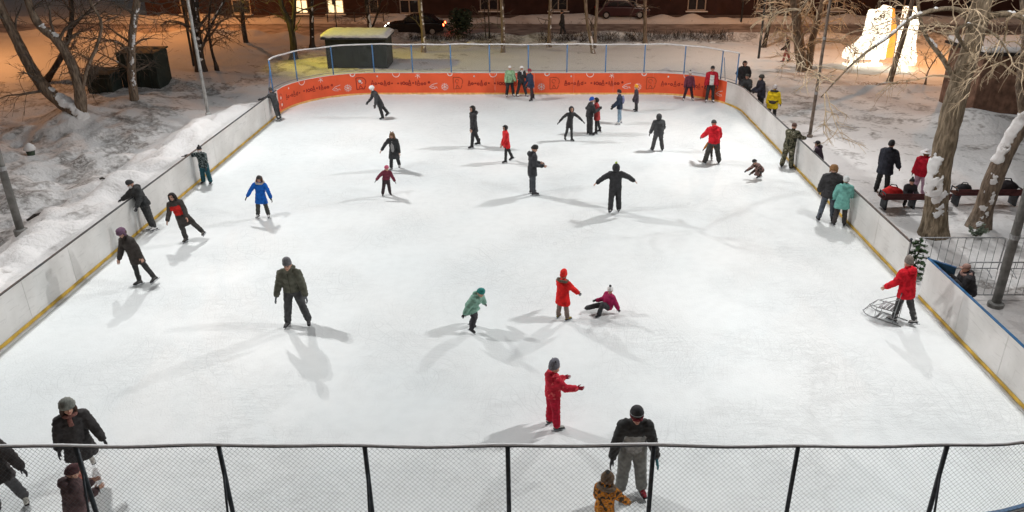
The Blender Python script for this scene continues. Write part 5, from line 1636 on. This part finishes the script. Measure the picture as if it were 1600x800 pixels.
person((968, 194), 1.60, 82, 'skater in navy jacket and pale blue jeans carrying a lavender backpack', jacket=(.018, .03, .06), pants=(.24, .34, .44), hatc=(.03, .012, .015), coat=.35, la=(15, 6, 30), ra=(15, 6, 30), ll=(2, 6, 3), rl=(-4, 7, 2), tb=0.92, boots=WHT, extras=(('backpack', (.19, .21, .36)),))
person((994, 174), 1.27, 95, 'child in a dark plum coat and orange-yellow hat before the orange banner', jacket=(.045, .035, .05), pants=BLK, hat='tall_beanie', hatc=(.75, .33, .03), coat=.85, la=(10, 6, 15), ra=(5, 6, 15), kid=True)
person((1075, 157), 1.52, 178, 'skater in maroon jacket and plum trousers standing with feet apart at the banner', jacket=(.13, .03, .055), pants=(.035, .012, .022), hatc=(.55, .52, .5), coat=.2, la=(5, 14, 15), ra=(8, 14, 20), ll=(2, 13, 3), rl=(2, 12, 3), boots=WHT, pom=BLK)
person((1116, 158), 1.83, 176, 'tall person in red jacket open over a pale grey top beside the white curved board', jacket=(.42, .02, .035), pants=BLK, hat='beanie', hatc=BLK, coat=.18, bulk=1.30, la=(8, 12, 18), ra=(6, 12, 15), ll=(3, 5, 3), rl=(2, 5, 3), panel=lambda a, b, c: b > .02 and abs(a) < .062 and c < .26, panelc=(.62, .63, .62), boots=WHT)
person((795, 253), 1.52, 112, 'black-haired skater in a plain red coat striding alone with crossed legs', jacket=(.55, .025, .03), pants=BLK, hat=None, hair=('short', (.012, .01, .012)), coat=.6, bulk=1.06, la=(12, 4, 25, -4), ra=(2, 4, 20), ll=(10, 2, 6), rl=(-20, 3, 4), tb=0.92, gloves=None)
person((618, 264), 1.50, 172, 'brown-haired woman in an open dark coat with grey top reaching towards the maroon child', jacket=(.03, .032, .036), pants=BLK, hat='cap', hatc=(.17, .10, .06), hair=('long', (.17, .095, .05)), lean=6, coat=1.0, flare=1.4, ra=(18, 38, 4), la=(0, 14, 10), ll=(-12, 3, 12), rl=(10, 4, 4), extras=(('shirt', (.33, .33, .34)), ('ears', (.14, .08, .05))), hooddown=True, gloves=None, boots=(.4, .4, .4))
person((604, 305), 1.12, 200, 'small child in a maroon snowsuit and pink helmet with arms held out', jacket=(.16, .025, .05), pants=(.045, .028, .035), lean=14, slean=-6, ra=(10, 55, 5), la=(20, 22, 20), ll=(8, 5, 18), rl=(12, 13, 10), hat='helmet', hatc=(.55, .12, .20), bulk=1.33, tb=1.24, coat=.05, kid=True, hooddown=True, extras=(('band', WHT),))
person((832, 304), 1.80, 285, 'man in long dark coat standing still and looking at his phone', jacket=(.032, .034, .04), pants=(.05, .058, .068), hatc=(.02, .02, .02), coat=.62, la=(0, 6, 78, -10), ra=(4, 6, 72, -6), head=(0, 22), tb=0.97, gloves=None, boots=(.05, .05, .055), hooddown=True, extras=(('phone', BLK),), ll=(0, 3, 0), rl=(3, 3, 4))
person((960, 333), 1.66, 4, 'skater in black hooded jacket with arms spread wide and a lime pompom', jacket=(.03, .031, .035), pants=(.03, .031, .034), lean=4, la=(0, 63, 4), ra=(8, 66, 2), ll=(-4, 7, 24), rl=(0, 5, 0), coat=.12, bulk=1.30, tb=1.27, hat=None, hoodup=True, pom=(.45, .62, .12), gloves=None, boots=WHT, panel=lambda a, b, c: c < -.035 and b < .2 and c < -.02 - 0, panelc=(.035, .035, .038))
person((1027, 236), 1.56, 8, 'skater in charcoal jacket and grey trousers gliding away with knees bent', jacket=(.05, .052, .055), pants=(.06, .06, .062), lean=12, la=(4, 20, 10), ra=(10, 18, 50), ll=(10, 11, 14), rl=(8, 9, 20), coat=.25, bulk=1.39, tb=1.24, hat=None, hoodup=True, hatc=None)
person((1112, 256), 1.76, 2, 'adult in bright red puffer jacket bent over a small child held between the legs', jacket=(.62, .018, .03), pants=(.05, .048, .045), lean=24, la=(35, 20, 15), ra=(32, 22, 20), ll=(6, 14, 10), rl=(6, 13, 10), coat=.12, bulk=1.35, tb=1.32, hatc=(.05, .045, .045), hooddown=True, head=(0, 30))
person((1109, 251), .95, 5, 'toddler in dark trousers and orange jacket held between the legs of the red puffer', jacket=(.55, .22, .05), pants=(.04, .035, .035), hatc=(.4, .1, .05), la=(10, 30, 10), ra=(10, 25, 10), ll=(4, 5, 8), rl=(0, 5, 8), kid=True, bulk=1.28, tb=1.19, boots=WHT, coat=.1, at=(ground(1109, 252)[0] + .13, ground(1112, 256)[1] + .62))
CAMO_P = camo('pink_brown_camo', [(.05, .035, .03), (.33, .20, .18), (.12, .08, .07)], 9)
person((1187, 279), 1.18, 108, 'child in pinkish camouflage suit crouching on the ice to tie a skate', jmat=CAMO_P, pmat=camo('brown_camo', [(.035, .028, .025), (.16, .10, .09)], 9), lean=46, la=(40, 6, 20), ra=(44, 6, 15), ll=(112, 8, 128), rl=(38, 10, 118), hatc=BLK, kid=True, bulk=1.28, tb=1.19, coat=.08, head=(0, 35), extras=(('band', WHT),))
person((412, 340), 1.46, 184, 'girl in a royal blue long coat with pale fur hood and arms held low', jacket=(.01, .11, .46), pants=(.055, .055, .05), lean=3, roll=-5, la=(10, 30, 12), ra=(12, 34, 8), ll=(0, 12, 2), rl=(4, 4, 4), coat=.82, bulk=1.13, hatc=(.045, .04, .038), hair=('long', (.10, .045, .03)), extras=(('fur_collar', (.45, .40, .34)),), boots=WHT, tb=1.10)
person((322, 287), 1.44, 172, 'child in patterned dark jacket and teal trousers holding on to the white board', jmat=camo('grey_teal_pattern', [(.03, .042, .045), (.18, .22, .22), (.02, .03, .035)], 11), pants=(.012, .075, .10), ra=(10, 76, 6, 84), la=(6, 6, 15), slean=3, coat=.35, tb=1.35, hatc=BLK, pom=BLK, bulk=1.21, extras=(('mask', (.6, .6, .6)),), kid=False)
person((241, 361), 1.72, 150, 'man in black jacket and white face mask leaning over to grip the white board', jacket=(.028, .03, .031), pants=(.045, .046, .047), roll=12, slean=10, lean=10, ra=(22, 62, 10, 66), la=(12, 8, 30), ll=(2, 4, 4), rl=(-4, 3, 2), hatc=(.03, .03, .032), bulk=1.30, coat=.22, tb=1.03, boots=WHT, hooddown=True, extras=(('mask', WHT),), head=(-10, 20))
person((305, 376), 1.60, 182, 'girl in long dark coat with bright red front and long black hair skating feet apart', jacket=(.045, .04, .036), pants=(.05, .048, .045), roll=12, lean=8, la=(6, 10, 25), ra=(18, 20, 20), ll=(-2, 24, 4), rl=(10, 4, 10), coat=1.0, bulk=1.15, hat=None, hair=('long', (.018, .013, .012)), panel=lambda a, b, c: b > .0 and -.1 < a < .11 and .03 < c < .24, panelc=(.62, .03, .025), gloves=None, boots=(.15, .14, .13))
person((231, 444), 1.68, 152, 'woman in dark olive coat and purple hat drifting along the white board', jacket=(.045, .038, .034), pants=(.03, .03, .03), roll=10, lean=10, ra=(18, 16, 6), la=(-12, 8, 8), ll=(-12, 8, 4), rl=(6, 4, 6), coat=.72, bulk=1.18, hat='fur_hat', hatc=(.15, .085, .14), hair=('short', (.09, .05, .035)), tb=0.92, head=(0, 25), gloves=None, boots=(.1, .1, .1))
person((467, 508), 1.84, 183, 'man in olive green jacket and grey hat standing with feet wide apart', jacket=(.105, .108, .082), pants=(.06, .062, .065), lean=9, la=(4, 17, 14), ra=(2, 18, 12), ll=(6, 13, 10), rl=(8, 8, 8), coat=.1, bulk=1.20, tb=1.13, hat='tall_beanie', hatc=(.13, .13, .14), head=(0, 10), hooddown=True, boots=(.09, .09, .095), gloves=(.10, .11, .12), panel=lambda a, b, c: b > .076 and abs(a) < .006, panelc=(.05, .052, .035))
person((737, 515), 1.30, 238, 'child in sea green jacket and teal hat leaning into a turn', jacket=(.20, .36, .29), pants=(.035, .033, .04), lean=34, slean=-4, la=(-18, 40, 12), ra=(-28, 30, 6), ll=(10, 6, 40), rl=(40, 8, 56), coat=.55, bulk=1.5, tb=1.19, hat='beanie', hatc=(.03, .22, .20), hooddown=True, head=(0, 30), boots=(.06, .06, .065), kid=True, foot_pitch=(-12, 0))
person((879, 499), 1.31, 318, 'girl in a long scarlet coat with brown fur collar stretching both arms forward', jacket=(.66, .018, .018), pants=(.20, .15, .13), lean=2, la=(45, 12, 20), ra=(38, 20, 6), ll=(0, 6, 3), rl=(4, 7, 4), coat=.86, bulk=1.38, hat='tall_beanie', hatc=(.70, .03, .025), extras=(('fur_collar', (.11, .085, .06)),), boots=(.28, .22, .05), gloves=(.10, .10, .11), kid=True)
person((938, 490), 1.14, 118, 'fallen child in raspberry jacket and white hat propped on one arm', jacket=(.33, .018, .085), pants=(.035, .036, .04), lean=-8, slean=0, la=(-24, 14, 0), ra=(24, 18, 60), ll=(122, 6, 95), rl=(90, 20, 12), coat=.05, bulk=1.49, tb=1.40, hatc=(.68, .68, .68), pom=BLK, kid=True, head=(45, 12), boots=BLK)
person((864, 667), 1.49, 296, 'child in red snowsuit and grey hat holding gloved fingers spread', jacket=(.48, .02, .04), pants=(.42, .012, .035), lean=2, la=(28, 10, 50), ra=(38, 14, 42), ll=(2, 5, 4), rl=(4, 5, 4), coat=.1, bulk=1.30, tb=1.27, hat='tall_beanie', hatc=(.16, .16, .19), extras=(('ears', (.03, .03, .035)),), boots=(.42, .45, .43), gloves=(.28, .012, .03), hooddown=True, kid=True, panel=lambda a, b, c: mnoise.noise(Vector((a, b, c)) * 22) > .32, panelc=(.66, .09, .10))
person((985, 772), 1.99, 181, 'man in black and grey jacket with goggles, looking down just inside the fence', jacket=(.026, .027, .028), pants=(.17, .172, .16), lean=15, la=(2, 17, 12), ra=(2, 17, 12), ll=(4, 6, 6), rl=(8, 5, 10), coat=.16, bulk=1.10, tb=1.21, hat='beanie', hatc=(.03, .03, .033), head=(0, 8), extras=(('band', (.35, .35, .36)), ('goggles', (.16, .015, .025))), boots=(.24, .018, .03), gloves=[(.03, .16, .19), BLK], panel=lambda a, b, c: b > .0 and abs(a) < .1 and c < .225 - .3 * abs(a) + .0, panelc=(.27, .275, .27))
CAMO_O = camo('orange_camo', [(.05, .03, .012), (.62, .22, .02), (.28, .10, .015), (.70, .30, .04)], 14)
person(None, 1.30, 332, 'child in orange patterned jacket and fur hat near the man with goggles', jmat=CAMO_O, pants=(.09, .09, .10), at=(1.2, 9.62), lean=8, la=(12, 12, 20), ra=(30, 24, 10), hat='fur_hat', hatc=(.13, .085, .05), pom=(.06, .055, .05), extras=(('fur_collar', (.16, .11, .07)), ('band', (.5, .42, .28))), bulk=1.28, coat=.3, kid=True, gloves=(.25, .12, .03))
person((138, 744), 1.80, 218, 'woman in long dark coat, grey fur hat and salmon tights behind the fence post', jacket=(.032, .029, .03), pants=(.45, .16, .13), lean=6, la=(10, 20, 20), ra=(-6, 14, 6), ll=(-16, 3, 30), rl=(10, 3, 10), coat=.95, bulk=1.16, flare=1.25, tb=0.92, hat='fur_hat', hatc=(.20, .21, .19), hair=('long', (.07, .035, .025)), boots=(.55, .55, .52), extras=(('scarf', (.22, .10, .085)),))
person(None, 1.76, 205, 'person in dark brown coat with a turquoise scarf and white skates at the rink corner', jacket=(.034, .029, .029), pants=(.07, .07, .075), at=(-8.95, 10.05), lean=8, la=(6, 30, 10), ra=(8, 14, 15), ll=(-2, 14, 6), rl=(4, 3, 6), coat=.72, bulk=1.28, hat=None, hoodup=True, boots=(.6, .6, .55), extras=(('scarf', (.02, .30, .38)),))
person(None, 1.62, 306, 'person in plum brown coat and maroon hat holding a phone against the fence', jacket=(.07, .04, .042), pants=(.04, .03, .03), at=(-7.2, 9.2), lean=8, la=(4, 6, 105, -12), ra=(8, 6, 100, -12), coat=.6, bulk=1.33, hat='beanie', hatc=(.075, .028, .032), head=(0, 20), gloves=None, hooddown=True, extras=(('phone', BLK),))
person((1411, 506), 1.72, 28, 'woman in a red hooded jacket pushing a metal skating sled along the board', jacket=(.60, .012, .025), pants=(.05, .05, .052), lean=10, la=(14, 20, 30), ra=(24, 8, 24), ll=(10, 3, 8), rl=(-14, 4, 12), coat=.5, bulk=1.30, tb=1.03, hat='tall_beanie', hatc=(.20, .17, .15), hooddown=True, gloves=None, boots=(.4, .4, .4))
person((1289, 346), 1.88, 345, 'man in black coat, jeans and brown fur hat standing at the white board', jacket=(.028, .028, .031), pants=(.085, .10, .125), lean=3, la=(-6, 20, 45, 2), ra=(-6, 20, 45, 2), ll=(0, 8, 2), rl=(5, 7, 6), coat=.32, bulk=1.41, tb=1.03, hat='fur_hat', hatc=(.26, .14, .06))
person((1312, 353), 1.64, 345, 'girl in a turquoise long coat and white hat at the board', jacket=(.16, .40, .36), pants=(.04, .036, .036), lean=3, la=(0, 18, 40, 2), ra=(14, 14, 40), ll=(0, 5, 2), rl=(2, 6, 3), coat=.7, bulk=1.30, hat='beanie', hatc=(.62, .66, .66), hooddown=True, tb=1.08)
CAMO_G = camo('woodland_camo', [(.03, .032, .022), (.14, .13, .085), (.055, .06, .038), (.30, .28, .21)], 8)
person((1229, 263), 1.76, 322, 'person in woodland camouflage suit leaning on the white board', jmat=CAMO_G, pmat=CAMO_G, lean=20, la=(42, 10, 40), ra=(45, 16, 30), ll=(-4, 6, 3), rl=(-2, 7, 3), coat=.3, bulk=1.33, tb=1.27, hat='cap', hatc=(.10, .055, .045))
person(None, 1.42, 75, 'dark-haired person in plum jacket outside the board, facing the camouflage suit', jacket=(.035, .02, .035), pants=BLK, at=(10.75, 28.2), lean=20, la=(20, 8, 95, -15), ra=(20, 8, 95, -15), hat='cap', hatc=(.03, .026, .03), hair=('short', (.02, .016, .018)), hooddown=True, skates=False, grp=OUT, extras=(('scarf', (.3, .2, .28)),), boots=BLK, gloves=None)
person(None, 1.84, 190, 'person in black jacket with hand on hip behind the last blue fence post', jacket=BLK, pants=(.04, .05, .07), at=(10.95, 41.3), lean=2, la=(-10, 32, 70, -22), ra=(-10, 28, 60, -10), hat=None, hair=('short', (.012, .01, .01)), skates=False, grp=OUT, coat=.25, bulk=1.33)
person(None, 1.62, 160, 'person in charcoal jacket watching over the corner board', jacket=(.04, .042, .044), pants=BLK, at=(10.62, 39.2), lean=10, la=(40, 10, 50), ra=(40, 10, 50), hatc=(.07, .075, .07), skates=False, grp=OUT, coat=.4, bulk=1.44, hooddown=True)
person(None, 1.76, 100, 'person in midnight blue coat and fur hat behind the board near the yellow jacket', jacket=(.018, .018, .032), pants=BLK, at=(11.15, 38.2), lean=8, la=(20, 8, 50), ra=(15, 8, 40), hat='fur_hat', hatc=(.05, .048, .042), skates=False, grp=OUT, coat=.6, bulk=1.30)
person(None, 1.70, 335, 'person in a bright yellow parka with a dark waist bag behind the board', jacket=(.68, .50, .02), pants=BLK, at=(11.1, 36.1), lean=4, la=(4, 12, 25), ra=(6, 14, 30), hatc=(.45, .42, .42), skates=False, grp=OUT, coat=.62, bulk=1.33, extras=(('bag', (.03, .022, .018)), ('belt', (.03, .025, .02)), ('fur_collar', (.03, .028, .025))))
person((1376, 300), 1.84, 318, 'person in navy coat walking past the red bag on the bench', jacket=(.022, .027, .042), pants=(.02, .02, .022), lean=12, la=(14, 10, 10), ra=(18, 16, 8), ll=(-4, 4, 4), rl=(8, 4, 6), coat=.62, bulk=1.39, hatc=(.03, .03, .033), skates=False, grp=OUT, hooddown=True, gloves=None)
person((1434, 304), 1.66, 340, 'child in red jacket, pink trousers and broad white hat beside the big leaning tree', jacket=(.50, .015, .035), pants=(.50, .32, .42), lean=2, coat=.35, bulk=1.39, tb=1.24, hat='brim_hat', hatc=(.70, .68, .69), hair=('short', (.25, .12, .05)), skates=False, grp=OUT)
person(None, 1.22, 175, 'child in black hunched on the bench between the red bag and the tree', jacket=(.022, .02, .023), pants=BLK, at=(12.75, 25.03), z=gz(12.62, 24.65) + .02, lean=22, la=(30, 14, 40), ra=(30, 14, 40), ll=(86, 8, 86), rl=(86, 8, 86), hatc=(.015, .014, .016), pom=BLK, skates=False, grp=OUT, kid=True, bulk=1.39)
person(None, 1.5, 82, 'person in dark hooded jacket bending over the blue-topped board at the open gate', jacket=(.024, .022, .026), pants=BLK, at=(10.85, 17.4), lean=20, la=(20, 8, 100, -15), ra=(20, 8, 100, -15), hat='cap', hatc=(.30, .19, .16), hooddown=True, extras=(('fur_collar', (.28, .18, .16)),), skates=False, grp=OUT, bulk=1.51)
person((1228, 99), 1.60, 75, 'distant stroller in dark jacket and pink trousers on the trodden snow', jacket=(.05, .035, .032), pants=(.36, .14, .13), lean=4, la=(10, 8, 40), ra=(-5, 8, 40), ll=(16, 3, 8), rl=(-14, 3, 6), hat='beanie', hatc=(.4, .38, .36), skates=False, grp=OUT, coat=.4)
person(None, 1.72, 92, 'distant passer-by in black on the pavement before the hedge', jacket=BLK, pants=BLK, at=(2.0, 58.6), lean=4, ll=(12, 3, 6), rl=(-12, 3, 6), hatc=BLK, skates=False, grp=OUT, coat=.6)
person(None, 1.6, 95, 'person in dark coat standing close outside the blue-topped board past the floodlight pole', jacket=(.045, .024, .02), pants=BLK, at=(10.95, 13.3), lean=8, la=(4, 8, 20), ra=(4, 8, 20), hatc=(.05, .02, .018), skates=False, grp=OUT, bulk=1.28)

flush_queue()

# ------------------------------------------------------------------ sled pushed by the woman in red
def sled():
    wx, wy = ground(1411, 506)
    a = R(46)
    root = empty('skating_sled', (wx - math.sin(a) * .46, wy + math.cos(a) * .46, 0), a, 'tubular metal skating sled pushed by the woman in the red jacket', 'sled')
    for sx in (-.3, .3):
        MB().tube([(sx, -.72, .02), (sx, .45, .02), (sx, .62, .05), (sx, .72, .14)], .016, 8).build('runner', M_STEEL, root, smooth=True)
        MB().tube([(sx, .70, .12), (sx, .45, .33), (sx, -.40, .36)], .014, 8).build('side_tube', M_STEEL, root, smooth=True)
        MB().tube([(sx, -.40, .02), (sx, -.42, .36), (sx, -.50, .92)], .014, 8).build('upright', M_STEEL, root, smooth=True)
        MB().tube([(sx, .40, .33), (sx, -.46, .74)], .011, 8).build('brace', M_STEEL, root)
        MB().tube([(sx, .25, .02), (sx, .25, .345)], .012, 8).build('strut', M_STEEL, root)
    MB().tube([(-.34, -.50, .93), (.34, -.50, .93)], .018, 8).build('handle_bar', M_DARK_STEEL, root)
    for yy, zz in ((.70, .12), (.45, .33), (-.40, .36), (.25, .02)): MB().tube([(-.3, yy, zz), (.3, yy, zz)], .013, 8).build('cross_bar', M_STEEL, root)
    for i in range(4): MB().box((0, -.25 + i*.13, .365), (.58, .08, .018)).build('seat_slat', mat('grey_slat', (.35, .35, .36), rough=.6), root)
    root.scale = (.7, .68, .95)
sled()
